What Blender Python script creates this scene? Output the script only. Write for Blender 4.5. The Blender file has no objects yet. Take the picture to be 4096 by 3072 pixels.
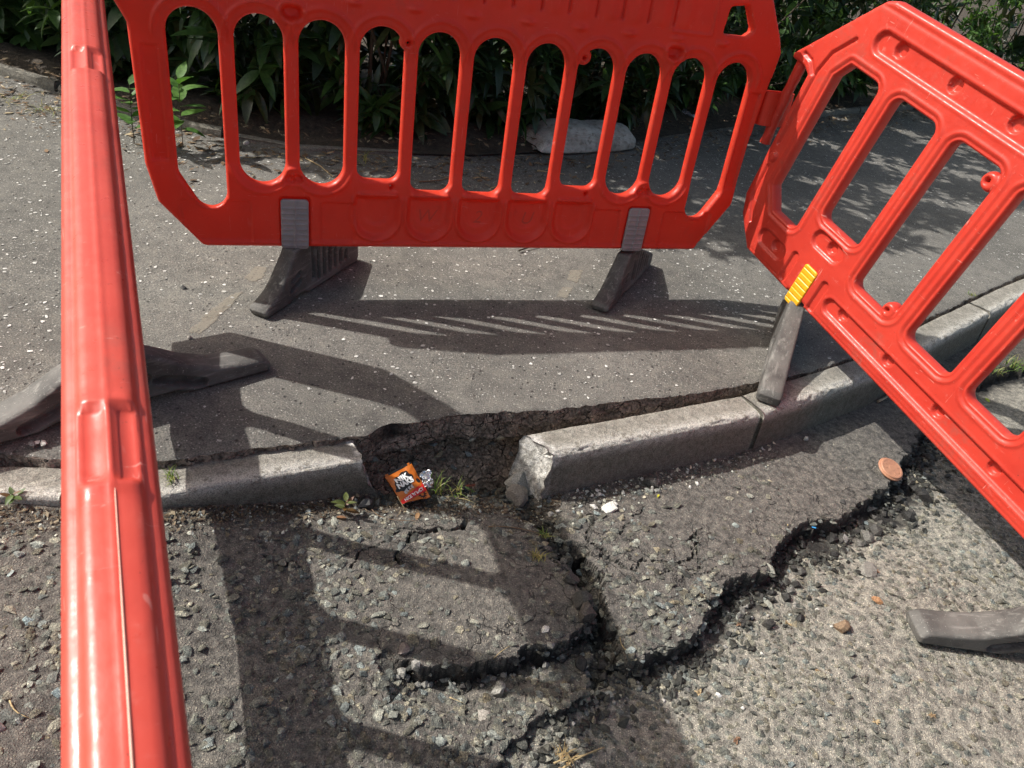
import bpy, bmesh, math, random
import numpy as np
from mathutils import Vector, Matrix

rng = np.random.default_rng(7)
random.seed(7)
SC = bpy.context.scene
COL = SC.collection

# ------------------------------------------------------------------ camera
cam_d = bpy.data.cameras.new('camera')
cam = bpy.data.objects.new('camera', cam_d)
COL.objects.link(cam)
cam_d.sensor_width = 36.0
cam_d.lens = 26.81
cam_d.clip_start = 0.02
cam_d.clip_end = 300.0
cam.matrix_world = Matrix(((0.98030, -0.19751, 0.0, 0.0),
                           (0.11084, 0.55015, -0.82768, 0.0),
                           (0.16347, 0.81137, 0.56120, 1.3),
                           (0, 0, 0, 1)))
cam_d.dof.use_dof = True
cam_d.dof.focus_distance = 2.1
cam_d.dof.aperture_fstop = 15.0
SC.camera = cam

# ------------------------------------------------------------------ sky, sun, exposure
SUN_AZ, SUN_EL = -1.5, 45.5            # direction the shadows run (degrees from +X), sun height
W = bpy.data.worlds.new('World')
SC.world = W
W.use_nodes = True
wn = W.node_tree
sky = wn.nodes.new('ShaderNodeTexSky')
sky.sky_type = 'NISHITA'
sky.sun_disc = False
sky.air_density = 0.8
sky.dust_density = 4.0
sky.ozone_density = 1.2
sky.sun_elevation = math.radians(SUN_EL)
sky.sun_rotation = math.radians(270 - SUN_AZ)
tint = wn.nodes.new('ShaderNodeMix'); tint.data_type = 'RGBA'; tint.blend_type = 'MULTIPLY'; tint.inputs[0].default_value = 1.0
tint.inputs[7].default_value = (1.0, 1.0, 0.88, 1)          # tint added to the skylight so shadows turn less blue
wn.links.new(sky.outputs[0], tint.inputs[6])
wn.links.new(tint.outputs[2], wn.nodes['Background'].inputs[0])
wn.nodes['Background'].inputs[1].default_value = 0.135
sd = bpy.data.lights.new('sun', 'SUN')
sd.energy = 4.5
sd.angle = math.radians(0.6)
sd.color = (1.0, 0.965, 0.91)
sun = bpy.data.objects.new('sun', sd)
COL.objects.link(sun)
_a, _e = math.radians(SUN_AZ), math.radians(SUN_EL)
to_sun = Vector((-math.cos(_a) * math.cos(_e), -math.sin(_a) * math.cos(_e), math.sin(_e)))
sun.rotation_euler = to_sun.to_track_quat('Z', 'Y').to_euler()
sun.location = to_sun * 20
SC.view_settings.view_transform = 'Standard'
SC.view_settings.look = 'None'
SC.view_settings.exposure = 0.38
SC.view_settings.gamma = 1.0
SC.cycles.max_bounces = 4
SC.cycles.adaptive_threshold = 0.025
SC.cycles.diffuse_bounces = 3
SC.render.filter_size = 1.15
SC.cycles.transparent_max_bounces = 6


# ------------------------------------------------------------------ numeric helpers
def _hash(ix, iy, seed):
    n = (ix.astype(np.int64) * 374761393 + iy.astype(np.int64) * 668265263 + seed * 974711) & 0xffffffff
    n = ((n ^ (n >> 13)) * 1274126177) & 0xffffffff
    n = ((n ^ (n >> 15)) * 2246822519) & 0xffffffff
    return ((n ^ (n >> 16)) & 0xffffff) / float(0xffffff)


def vn(x, y, seed=0):
    """value noise, -1..1"""
    x = np.asarray(x, float); y = np.asarray(y, float)
    ix, iy = np.floor(x), np.floor(y)
    fx, fy = x - ix, y - iy
    fx = fx * fx * (3 - 2 * fx); fy = fy * fy * (3 - 2 * fy)
    a = _hash(ix, iy, seed); b = _hash(ix + 1, iy, seed)
    c = _hash(ix, iy + 1, seed); d = _hash(ix + 1, iy + 1, seed)
    return 2 * ((a * (1 - fx) + b * fx) * (1 - fy) + (c * (1 - fx) + d * fx) * fy) - 1


def fbm(x, y, f, octs=4, seed=0, gain=0.5):
    r = 0; amp = 1.0; tot = 0
    for k in range(octs):
        r = r + amp * vn(x * f + 13.7 * k, y * f - 7.3 * k, seed + k); tot += amp
        amp *= gain; f *= 2.03
    return r / tot


def sstep(a, b, x):
    t = np.clip((x - a) / (b - a), 0, 1)
    return t * t * (3 - 2 * t)


def mix(a, b, t):
    return a + (b - a) * t


# signed distance helpers (negative inside)
def sd_box(U, V, cx, cy, hx, hy, r=0.0):
    qx = np.abs(U - cx) - hx + r; qy = np.abs(V - cy) - hy + r
    return np.hypot(np.maximum(qx, 0), np.maximum(qy, 0)) + np.minimum(np.maximum(qx, qy), 0) - r


def sd_cap(U, V, a, b, r):
    ax, ay = a; bx, by = b
    dx, dy = bx - ax, by - ay
    L = dx * dx + dy * dy + 1e-12
    h = np.clip(((U - ax) * dx + (V - ay) * dy) / L, 0, 1)
    return np.hypot(U - ax - h * dx, V - ay - h * dy) - r


def sd_poly(U, V, P, r=0.0):
    P = [tuple(p[:2]) for p in P]
    d = np.full(np.shape(U), 1e9); ins = np.zeros(np.shape(U), bool)
    n = len(P)
    for i in range(n):
        ax, ay = P[i]; bx, by = P[(i + 1) % n]
        ex, ey = bx - ax, by - ay
        wx, wy = U - ax, V - ay
        h = np.clip((wx * ex + wy * ey) / (ex * ex + ey * ey + 1e-15), 0, 1)
        d = np.minimum(d, (wx - h * ex) ** 2 + (wy - h * ey) ** 2)
        c = ((ay > V) != (by > V)) & (U < (bx - ax) * (V - ay) / ((by - ay) if abs(by - ay) > 1e-12 else 1e-12) + ax)
        ins ^= c
    return np.sqrt(d) * np.where(ins, -1, 1) - r


def d_line(U, V, P):
    d = np.full(np.shape(U), 1e9)
    for (a, b) in zip(P[:-1], P[1:]):
        d = np.minimum(d, sd_cap(U, V, a[:2], b[:2], 0))
    return d


def resample(P, step):
    P = np.array(P, float)
    seg = np.linalg.norm(np.diff(P, axis=0), axis=1)
    s = np.concatenate([[0], np.cumsum(seg)])
    n = max(2, int(round(s[-1] / step)) + 1)
    t = np.linspace(0, s[-1], n)
    return np.stack([np.interp(t, s, P[:, k]) for k in range(P.shape[1])], 1)


def smooth_path(P, step, it=6):
    Q = resample(P, step)
    for _ in range(it):
        Q[1:-1] = (Q[:-2] + 2 * Q[1:-1] + Q[2:]) / 4
    return Q


# ------------------------------------------------------------------ object helpers
def tag(o, label=None, cat=None, group=None, kind=None):
    if label: o['label'] = label
    if cat: o['category'] = cat
    if group: o['group'] = group
    if kind: o['kind'] = kind
    return o


def link(name, me, mat=None, parent=None):
    o = bpy.data.objects.new(name, me)
    COL.objects.link(o)
    if mat is not None and me is not None and len(me.materials) == 0:
        me.materials.append(mat)
    if parent is not None:
        o.parent = parent
    return o


def mesh_np(name, V, F, smooth=True, col=None):
    V = np.asarray(V, np.float32); F = np.asarray(F, np.int32)
    me = bpy.data.meshes.new(name)
    k = F.shape[1]
    me.vertices.add(len(V)); me.vertices.foreach_set('co', V.ravel())
    me.loops.add(F.size); me.loops.foreach_set('vertex_index', F.ravel())
    me.polygons.add(len(F))
    me.polygons.foreach_set('loop_start', np.arange(0, F.size, k, dtype=np.int32))
    me.polygons.foreach_set('loop_total', np.full(len(F), k, np.int32))
    me.polygons.foreach_set('use_smooth', np.full(len(F), bool(smooth)))
    me.update(calc_edges=True)
    if col is not None:
        at = me.color_attributes.new('Col', 'FLOAT_COLOR', 'POINT')
        c = np.ones((len(V), 4), np.float32); c[:, :3] = col
        at.data.foreach_set('color', c.ravel())
    me.validate()
    return me


def grid_faces(ny, nx, flip=False):
    i = np.arange((ny - 1) * (nx - 1)); r, c = i // (nx - 1), i % (nx - 1)
    a = r * nx + c
    F = np.stack([a, a + 1, a + nx + 1, a + nx], 1)
    return F[:, ::-1] if flip else F


def tube_np(P, rad, n=8, closed_ends=True):
    P = np.array(P, float); m = len(P)
    rad = np.broadcast_to(np.asarray(rad, float), (m,))
    T = np.gradient(P, axis=0); T /= np.linalg.norm(T, axis=1)[:, None] + 1e-12
    ref = np.array([0.31, 0.2, 0.93])
    A = np.cross(T, ref); A /= np.linalg.norm(A, axis=1)[:, None] + 1e-9
    B = np.cross(T, A)
    an = np.linspace(0, 2 * np.pi, n, endpoint=False)
    V = P[:, None, :] + rad[:, None, None] * (np.cos(an)[None, :, None] * A[:, None, :] + np.sin(an)[None, :, None] * B[:, None, :])
    V = V.reshape(-1, 3)
    F = []
    for i in range(m - 1):
        for j in range(n):
            k = (j + 1) % n
            F.append((i * n + j, i * n + k, (i + 1) * n + k, (i + 1) * n + j))
    F = np.array(F)
    if closed_ends:
        V = np.vstack([V, P[0], P[-1]]); a, b = m * n, m * n + 1
        E = []
        for j in range(n):
            k = (j + 1) % n
            E.append((a, k, j, j)); E.append((b, (m - 1) * n + j, (m - 1) * n + k, (m - 1) * n + k))
        E = np.array(E)
        return V, F, E[:, :3]
    return V, F, None


class Bag:
    """collects triangles and per-vertex colour into one mesh"""
    def __init__(s): s.V = []; s.F = []; s.C = []; s.n = 0
    def add(s, V, F, c=(1, 1, 1)):
        F = np.asarray(F)
        if F.shape[1] == 4: F = np.vstack([F[:, [0, 1, 2]], F[:, [0, 2, 3]]])
        s.V.append(np.asarray(V, float)); s.F.append(F + s.n)
        c = np.asarray(c, float)
        s.C.append(np.broadcast_to(c, (len(V), 3)) if c.ndim == 1 else c); s.n += len(V)
    def tube(s, P, rad, n=6, c=(1, 1, 1)):
        V, F, E = tube_np(P, rad, n)
        F = np.vstack([F[:, [0, 1, 2]], F[:, [0, 2, 3]], E]); s.add(V, F, c)
    def mesh(s, name, smooth=True):
        return mesh_np(name, np.vstack(s.V), np.vstack(s.F), smooth, np.vstack(s.C))


# ------------------------------------------------------------------ materials
class NM:
    def __init__(s, name):
        s.m = bpy.data.materials.new(name); s.m.use_nodes = True
        s.t = s.m.node_tree; s.b = s.t.nodes['Principled BSDF']
        s.geo = None
    def n(s, typ, **kw):
        nd = s.t.nodes.new('ShaderNode' + typ)
        for k, v in kw.items():
            if k.startswith('i_'):
                key = k[2:]
                key = int(key) if key.isdigit() else key.replace('_', ' ')
                s.put(nd.inputs[key], v)
            else: setattr(nd, k, v)
        return nd
    def put(s, sock, v):
        if hasattr(v, 'is_output') or isinstance(v, bpy.types.NodeSocket): s.t.links.new(v, sock)
        elif hasattr(v, 'outputs'): s.t.links.new(v.outputs[0], sock)
        else:
            if isinstance(v, (tuple, list)) and len(v) == 3 and sock.type == 'RGBA': v = tuple(v) + (1,)
            sock.default_value = v
    def pos(s):
        if s.geo is None: s.geo = s.n('NewGeometry')
        return s.geo.outputs['Position']
    def obj(s):
        return s.n('TexCoord').outputs['Object']
    def noise(s, scale, detail=4, rough=0.55, vec=None, dist=0.0):
        return s.n('TexNoise', i_Vector=vec if vec is not None else s.pos(), i_Scale=scale, i_Detail=detail, i_Roughness=rough, i_Distortion=dist).outputs['Fac']
    def voro(s, scale, vec=None, feature='F1', out='Distance', rnd=1.0):
        v = s.n('TexVoronoi', feature=feature, i_Vector=vec if vec is not None else s.pos(), i_Scale=scale)
        v.inputs['Randomness'].default_value = rnd
        return v.outputs[out]
    def ramp(s, fac, stops):
        r = s.n('ValToRGB', i_0=fac); e = r.color_ramp.elements
        while len(e) < len(stops): e.new(0.5)
        for el, (p, c) in zip(e, stops):
            el.position = p; el.color = tuple(c) + (1,) if len(c) == 3 else c
        return r.outputs[0]
    def rng(s, fac, a, b, c=0.0, d=1.0, smooth=True):
        r = s.n('MapRange', i_0=fac, i_1=a, i_2=b, i_3=c, i_4=d)
        if smooth: r.interpolation_type = 'SMOOTHSTEP'
        return r.outputs[0]
    def mixc(s, fac, a, b, mode='MIX'):
        m = s.n('Mix', data_type='RGBA', blend_type=mode)
        s.put(m.inputs[0], fac); s.put(m.inputs[6], a); s.put(m.inputs[7], b)
        return m.outputs[2]
    def math(s, op, a, b=0.0):
        return s.n('Math', operation=op, i_0=a, i_1=b).outputs[0]
    def attr(s, name='Col'):
        return s.n('Attribute', attribute_name=name).outputs['Color']
    def bump(s, h, strength, dist, normal=None):
        b = s.n('Bump', i_Strength=strength, i_Distance=dist, i_Height=h)
        if normal is not None: s.put(b.inputs['Normal'], normal)
        return b.outputs[0]
    def set(s, **kw):
        for k, v in kw.items(): s.put(s.b.inputs[k.replace('_', ' ')], v)
        return s.m


def red_mat(name, base, dark, rough=0.36, wear=0.5, trans=0.0):
    k = NM(name); v = k.obj()
    n1 = k.noise(7, 5, 0.6, v)
    c = k.mixc(k.rng(n1, 0.35, 0.7), base, dark)
    dust = k.noise(38, 6, 0.65, v, 0.4)
    c = k.mixc(k.math('MULTIPLY', k.rng(dust, 0.60, 0.78), 0.22 * wear), c, (0.75, 0.33, 0.27))
    mp = k.n('Mapping', i_Vector=v); mp.inputs['Scale'].default_value = (180, 25, 14)
    mp.inputs['Rotation'].default_value = (0.3, 0.5, 0.2)
    scr = k.noise(1.0, 3, 0.7, mp.outputs[0], 1.2)
    c = k.mixc(k.math('MULTIPLY', k.rng(scr, 0.67, 0.72), 0.5 * wear), c, (0.80, 0.36, 0.30))
    mp2 = k.n('Mapping', i_Vector=v); mp2.inputs['Scale'].default_value = (16, 20, 150)
    mp2.inputs['Rotation'].default_value = (0.1, -0.6, 0.2)
    sc2 = k.noise(1.0, 2, 0.6, mp2.outputs[0], 0.8)
    c = k.mixc(k.math('MULTIPLY', k.rng(sc2, 0.70, 0.75), 0.35 * wear), c, (0.80, 0.38, 0.32))
    gr = k.math('MULTIPLY', k.rng(k.noise(4.5, 4, 0.65, v, 0.6), 0.50, 0.72), k.rng(k.noise(55, 3, 0.6, v), 0.35, 0.65))
    c = k.mixc(k.math('MULTIPLY', gr, 0.30 * wear), c, (0.30, 0.10, 0.075))
    sp = k.noise(220, 2, 0.5, v)
    c = k.mixc(k.math('MULTIPLY', k.rng(sp, 0.72, 0.76), 0.5 * wear), c, (0.06, 0.02, 0.015))
    r = k.rng(k.noise(60, 4, 0.6, v), 0.3, 0.75, rough - 0.06, rough + 0.16)
    h = k.math('ADD', k.math('MULTIPLY', k.noise(25, 3, 0.5, v), 1.0), k.math('MULTIPLY', k.noise(300, 3, 0.6, v), 0.12))
    m = k.set(Base_Color=c, Roughness=r, Normal=k.bump(h, 0.5, 0.0016), IOR=1.47)
    if trans > 0:
        tr = k.n('BsdfTranslucent', i_Color=(0.95, 0.085, 0.035)); ms = k.n('MixShader', i_0=trans)
        k.t.links.new(k.b.outputs[0], ms.inputs[1]); k.t.links.new(tr.outputs[0], ms.inputs[2])
        k.t.links.new(ms.outputs[0], k.t.nodes['Material Output'].inputs[0])
    return m


M = {}
M['red1'] = red_mat('red_plastic_translucent', (0.70, 0.056, 0.027), (0.63, 0.046, 0.022), 0.40, 0.9, 0.27)  # brightest base red, most translucent of the three
M['red2'] = red_mat('red_plastic_scuffed', (0.60, 0.050, 0.030), (0.53, 0.040, 0.025), 0.36, 1.5, 0.12)
M['red3'] = red_mat('red_plastic_pale', (0.63, 0.085, 0.058), (0.57, 0.065, 0.045), 0.33, 1.0, 0.1)  # paler, pinker base stands in for sky reflected on the rail


def mk_rubber():
    k = NM('recycled_rubber'); v = k.obj()
    c = k.mixc(k.rng(k.noise(9, 5, 0.6, v), 0.3, 0.7), (0.052, 0.049, 0.046), (0.125, 0.119, 0.110))
    mp = k.n('Mapping', i_Vector=v); mp.inputs['Scale'].default_value = (8, 60, 60)
    c = k.mixc(k.math('MULTIPLY', k.rng(k.noise(1.0, 4, 0.6, mp.outputs[0], 0.6), 0.5, 0.75), 0.7), c, (0.25, 0.24, 0.22))
    c = k.mixc(k.math('MULTIPLY', k.rng(k.noise(260, 2, 0.5, v), 0.68, 0.74), 0.8), c, (0.38, 0.36, 0.33))
    h = k.math('ADD', k.noise(130, 4, 0.6, v), k.math('MULTIPLY', k.noise(24, 3, 0.5, v), 1.5))
    return k.set(Base_Color=c, Roughness=0.72, Normal=k.bump(h, 0.6, 0.002))
M['rubber'] = mk_rubber()


def mk_plain(name, base, var, rough, nscale=40, bump=0.3, bd=0.001):
    k = NM(name); v = k.obj()
    c = k.mixc(k.rng(k.noise(nscale, 5, 0.6, v), 0.3, 0.72), base, var)
    return k.set(Base_Color=c, Roughness=rough, Normal=k.bump(k.noise(nscale * 4, 4, 0.6, v), bump, bd))
M['grey_plug'] = mk_plain('grey_clip_plastic', (0.30, 0.275, 0.28), (0.25, 0.23, 0.235), 0.5)
M['yellow_plug'] = mk_plain('yellow_clip_plastic', (0.80, 0.42, 0.015), (0.70, 0.34, 0.012), 0.4)
M['terracotta'] = mk_plain('terracotta_plastic', (0.46, 0.225, 0.135), (0.39, 0.185, 0.115), 0.55)


def mk_pave():
    k = NM('footway_asphalt')
    big = k.noise(1.3, 3, 0.6); mid = k.noise(16, 4, 0.65); fine = k.noise(230, 3, 0.75)
    c = k.mixc(k.rng(big, 0.35, 0.65), (0.118, 0.112, 0.101), (0.164, 0.155, 0.140))
    c = k.mixc(1.0, c, k.ramp(k.rng(mid, 0.26, 0.76), [(0, (0.78,) * 3), (0.5, (1.0,) * 3), (1, (1.2, 1.19, 1.15))]), 'MULTIPLY')
    c = k.mixc(1.0, c, k.ramp(k.rng(fine, 0.30, 0.70), [(0, (0.50,) * 3), (0.5, (1.0,) * 3), (1, (1.55, 1.53, 1.48))]), 'MULTIPLY')
    vo = k.n('TexVoronoi', i_Vector=k.pos(), i_Scale=170.0)
    sep = k.n('SeparateColor', i_0=vo.outputs['Color'])
    spk = k.math('MULTIPLY', k.rng(vo.outputs['Distance'], 0.42, 0.30), k.rng(sep.outputs[0], 0.80, 0.86))
    c = k.mixc(spk, c, k.mixc(sep.outputs[1], (0.20, 0.19, 0.17), (0.42, 0.40, 0.36)))
    pv = k.n('TexVoronoi', i_Vector=k.pos(), i_Scale=60.0)
    ps = k.n('SeparateColor', i_0=pv.outputs['Color'])
    pit = k.math('MULTIPLY', k.rng(pv.outputs['Distance'], 0.34, 0.16), k.rng(ps.outputs[0], 0.86, 0.92))
    c = k.mixc(k.math('MULTIPLY', pit, 0.75), c, (0.03, 0.028, 0.026))
    h = k.math('SUBTRACT', k.math('ADD', k.math('MULTIPLY', fine, 1.3), k.math('MULTIPLY', mid, 1.2)), k.math('MULTIPLY', pit, 1.6))
    return k.set(Base_Color=c, Roughness=0.88, Normal=k.bump(h, 0.85, 0.0030))
M['pave'] = mk_pave()


def mk_road():
    k = NM('road_asphalt')
    c0 = k.attr()
    fine = k.noise(330, 3, 0.75); mid = k.noise(48, 4, 0.68)
    c = k.mixc(1.0, c0, k.ramp(k.rng(mid, 0.26, 0.74), [(0, (0.45,) * 3), (0.5, (1.0,) * 3), (1, (1.55, 1.53, 1.48))]), 'MULTIPLY')
    c = k.mixc(1.0, c, k.ramp(k.rng(fine, 0.3, 0.70), [(0, (0.55,) * 3), (0.5, (1.0,) * 3), (1, (1.5, 1.48, 1.44))]), 'MULTIPLY')
    vo = k.n('TexVoronoi', i_Vector=k.pos(), i_Scale=210.0)
    sep = k.n('SeparateColor', i_0=vo.outputs['Color'])
    spk = k.math('MULTIPLY', k.rng(vo.outputs['Distance'], 0.48, 0.30), k.rng(sep.outputs[0], 0.62, 0.72))
    c = k.mixc(k.math('MULTIPLY', spk, 0.7), c, k.mixc(1.0, c, (2.5, 2.45, 2.3), 'MULTIPLY'))
    wv = k.n('VectorMath', operation='ADD', i_0=k.pos(), i_1=k.n('VectorMath', operation='SCALE', i_0=k.n('TexNoise', i_Vector=k.pos(), i_Scale=30.0, i_Detail=3.0).outputs['Color'], i_Scale=0.05).outputs[0]).outputs[0]
    cm = k.n('SeparateColor', i_0=k.attr('Aux')).outputs[0]
    ck = k.math('MULTIPLY', k.rng(k.voro(11.0, wv, 'DISTANCE_TO_EDGE'), 0.016, 0.004), k.rng(k.math('MULTIPLY', cm, k.noise(9, 2, 0.5)), 0.30, 0.42))
    c = k.mixc(k.math('MULTIPLY', ck, 0.85), c, (0.018, 0.017, 0.016))
    h = k.math('ADD', k.math('ADD', k.math('MULTIPLY', fine, 1.0), k.math('MULTIPLY', mid, 2.6)), k.math('MULTIPLY', spk, 0.8))
    h = k.math('SUBTRACT', h, k.math('MULTIPLY', ck, 4.0))
    return k.set(Base_Color=c, Roughness=0.9, Normal=k.bump(h, 1.0, 0.0048))
M['road'] = mk_road()


def mk_vcol(name, rough=0.8, f=200, amp=(0.6, 1.45), bump=0.6, bd=0.001, spec=0.4):
    k = NM(name); v = k.pos()
    n = k.noise(f, 4, 0.7, v)
    c = k.mixc(1.0, k.attr(), k.ramp(k.rng(n, 0.28, 0.74), [(0, (amp[0],) * 3), (1, (amp[1],) * 3)]), 'MULTIPLY')
    m = k.set(Base_Color=c, Roughness=rough, Normal=k.bump(n, bump, bd))
    k.b.inputs['Specular IOR Level'].default_value = spec
    return m
M['stone'] = mk_vcol('aggregate_stone', 0.8, 330, (0.5, 1.6), 0.8, 0.0012)
M['chip'] = mk_vcol('white_chip', 0.7, 300, (0.75, 1.15), 0.3, 0.0005)
M['litter'] = mk_vcol('dry_litter', 0.8, 150, (0.6, 1.3), 0.4, 0.0006)
M['bitumen'] = mk_vcol('fresh_bitumen', 0.62, 260, (0.4, 1.8), 1.0, 0.002)


def mk_cut():
    k = NM('cut_earth'); v = k.pos()
    n = k.noise(120, 4, 0.7, v); m = k.noise(32, 3, 0.6, v)
    c = k.mixc(1.0, k.attr(), k.ramp(k.rng(n, 0.28, 0.74), [(0, (0.35,) * 3), (0.5, (1.0,) * 3), (1, (1.7,) * 3)]), 'MULTIPLY')
    c = k.mixc(1.0, c, k.ramp(k.rng(m, 0.3, 0.7), [(0, (0.6,) * 3), (1, (1.4, 1.35, 1.3))]), 'MULTIPLY')
    wv = k.n('VectorMath', operation='ADD', i_0=v, i_1=k.n('VectorMath', operation='SCALE', i_0=k.n('TexNoise', i_Vector=v, i_Scale=40.0, i_Detail=2.0).outputs['Color'], i_Scale=0.03).outputs[0]).outputs[0]
    ck = k.rng(k.voro(30.0, wv, 'DISTANCE_TO_EDGE'), 0.05, 0.01)
    c = k.mixc(k.math('MULTIPLY', ck, k.rng(m, 0.42, 0.6)), c, (0.02, 0.017, 0.015))
    h = k.math('SUBTRACT', k.math('ADD', n, k.math('MULTIPLY', m, 2.5)), k.math('MULTIPLY', ck, 1.5))
    return k.set(Base_Color=c, Roughness=0.92, Normal=k.bump(h, 1.0, 0.008))
M['cut'] = mk_cut()



def mk_kerb():
    k = NM('kerb_concrete'); v = k.pos()
    n = k.noise(11, 4, 0.65, v); f = k.noise(300, 3, 0.75, v); m = k.noise(60, 3, 0.65, v)
    c = k.mixc(k.rng(n, 0.33, 0.68), (0.245, 0.228, 0.195), (0.32, 0.30, 0.262))
    c = k.mixc(1.0, c, k.ramp(k.rng(m, 0.28, 0.74), [(0, (0.72,) * 3), (0.5, (1.0,) * 3), (1, (1.2,) * 3)]), 'MULTIPLY')
    w = k.n('SeparateColor', i_0=k.attr())           # R: worn pale arris, G: fresh break, B: face darkened for dirt and painted-in shade
    wr = k.math('MULTIPLY', w.outputs[0], k.rng(k.noise(45, 4, 0.75, v), 0.36, 0.52))
    c = k.mixc(k.math('MULTIPLY', wr, 0.8), c, (0.60, 0.575, 0.53))
    fb = k.math('MULTIPLY', w.outputs[1], k.rng(n, 0.25, 0.5, 0.6, 1.0))
    c = k.mixc(fb, c, k.mixc(k.rng(m, 0.35, 0.65), (0.34, 0.325, 0.295), (0.72, 0.70, 0.66)))
    dm = k.math('MULTIPLY', w.outputs[2], k.rng(n, 0.25, 0.62, 0.62, 1.0))
    c = k.mixc(dm, c, k.mixc(k.rng(m, 0.35, 0.65), (0.118, 0.108, 0.084), (0.165, 0.152, 0.124)))
    c = k.mixc(1.0, c, k.ramp(k.rng(f, 0.30, 0.70), [(0, (0.48,) * 3), (0.5, (1.0,) * 3), (1, (1.45, 1.44, 1.40))]), 'MULTIPLY')
    h = k.math('ADD', k.math('MULTIPLY', f, 1.2), k.math('MULTIPLY', m, 1.6))
    return k.set(Base_Color=c, Roughness=0.88, Normal=k.bump(h, 1.0, 0.0036))
M['kerb'] = mk_kerb()


def mk_soil():
    k = NM('bed_soil'); v = k.pos()
    n = k.noise(30, 6, 0.7, v)
    c = k.mixc(k.rng(n, 0.3, 0.7), (0.022, 0.017, 0.012), (0.075, 0.056, 0.038))
    c = k.mixc(k.rng(k.noise(160, 3, 0.7, v), 0.56, 0.72, 0, 0.6), c, (0.16, 0.11, 0.065))
    return k.set(Base_Color=c, Roughness=0.95, Normal=k.bump(n, 1.0, 0.012))
M['soil'] = mk_soil()


def mk_leaf(name, rough=0.33, trans=0.25):
    k = NM(name)
    v = k.pos()
    c = k.mixc(1.0, k.attr(), k.ramp(k.rng(k.noise(55, 3, 0.6, v), 0.3, 0.7), [(0, (0.7, 0.72, 0.65)), (1, (1.25, 1.22, 1.1))]), 'MULTIPLY')
    m = k.set(Base_Color=c, Roughness=rough)
    tr = k.n('BsdfTranslucent', i_Color=k.mixc(1.0, c, (1.6, 1.75, 0.8), 'MULTIPLY'))
    ms = k.n('MixShader', i_0=trans)
    k.t.links.new(k.b.outputs[0], ms.inputs[1]); k.t.links.new(tr.outputs[0], ms.inputs[2])
    k.t.links.new(ms.outputs[0], k.t.nodes['Material Output'].inputs[0])
    return m
M['leaf'] = mk_leaf('evergreen_leaf')
M['weed'] = mk_leaf('soft_weed_leaf', 0.5, 0.3)
M['stem'] = mk_plain('woody_stem', (0.06, 0.045, 0.03), (0.10, 0.075, 0.05), 0.85, 60)


def mk_sack():
    k = NM('woven_polypropylene'); v = k.obj()
    c = k.mixc(k.rng(k.noise(9, 5, 0.6, v), 0.36, 0.66), (0.62, 0.60, 0.545), (0.38, 0.35, 0.30))
    c = k.mixc(k.rng(k.noise(34, 5, 0.7, v), 0.48, 0.68, 0, 0.75), c, (0.17, 0.14, 0.11))
    wx = k.n('TexWave', i_Vector=v, i_Scale=38.0, i_Distortion=1.5, bands_direction='X').outputs['Fac']
    wy = k.n('TexWave', i_Vector=v, i_Scale=38.0, i_Distortion=1.5, bands_direction='Y').outputs['Fac']
    h = k.math('ADD', k.math('ADD', wx, wy), k.math('MULTIPLY', k.noise(18, 4, 0.6, v), 4.0))
    c = k.mixc(k.rng(k.math('MULTIPLY', wx, wy), 0.1, 0.5, 0.28, 0.0), c, (0.16, 0.14, 0.12))
    return k.set(Base_Color=c, Roughness=0.7, Normal=k.bump(h, 0.7, 0.0022))
M['sack'] = mk_sack()


def flat(name, col, rough=0.4, metal=0.0):
    k = NM(name); v = k.obj()
    c = k.mixc(k.rng(k.noise(90, 3, 0.6, v), 0.35, 0.7, 0, 0.35), col, tuple(x * 0.7 for x in col))
    m = k.set(Base_Color=c, Roughness=rough, Metallic=metal)
    return m
M['p_orange'] = flat('packet_orange', (0.47, 0.125, 0.013), 0.3)
M['p_black'] = flat('packet_black', (0.012, 0.011, 0.011), 0.3)
M['p_white'] = flat('packet_white', (0.82, 0.82, 0.80), 0.35)
M['p_grey'] = flat('packet_grey', (0.42, 0.42, 0.42), 0.35)
M['p_red'] = flat('packet_red', (0.55, 0.018, 0.015), 0.3)
M['p_foil'] = flat('packet_foil', (0.82, 0.83, 0.85), 0.22, 1.0)
M['tape'] = flat('orange_strip', (0.80, 0.085, 0.02), 0.4)
M['blue'] = flat('blue_plastic', (0.05, 0.32, 0.70), 0.35)
M['blackplastic'] = flat('black_plastic', (0.02, 0.02, 0.021), 0.3)
M['seam'] = flat('pale_mould_seam', (0.74, 0.36, 0.27), 0.4)
M['smudge'] = flat('dark_print', (0.60, 0.045, 0.022), 0.42)


def mk_clear():
    k = NM('clear_plastic')
    k.set(Base_Color=(0.75, 0.8, 0.85), Roughness=0.15, Transmission_Weight=0.75, IOR=1.3)
    return k.m
M['clear'] = mk_clear()


def mk_mark():
    k = NM('cement_stain'); v = k.pos()
    k.set(Base_Color=k.mixc(k.noise(200, 4, 0.7, v), (0.15, 0.135, 0.11), (0.34, 0.305, 0.25)), Roughness=0.9)
    tr = k.n('BsdfTransparent'); ms = k.n('MixShader', i_0=k.rng(k.math('MULTIPLY', k.noise(70, 5, 0.75, v), k.n('SeparateColor', i_0=k.attr()).outputs[0]), 0.16, 0.52, 0, 0.75))
    k.t.links.new(tr.outputs[0], ms.inputs[1]); k.t.links.new(k.b.outputs[0], ms.inputs[2])
    k.t.links.new(ms.outputs[0], k.t.nodes['Material Output'].inputs[0])
    return k.m
M['mark'] = mk_mark()


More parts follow.
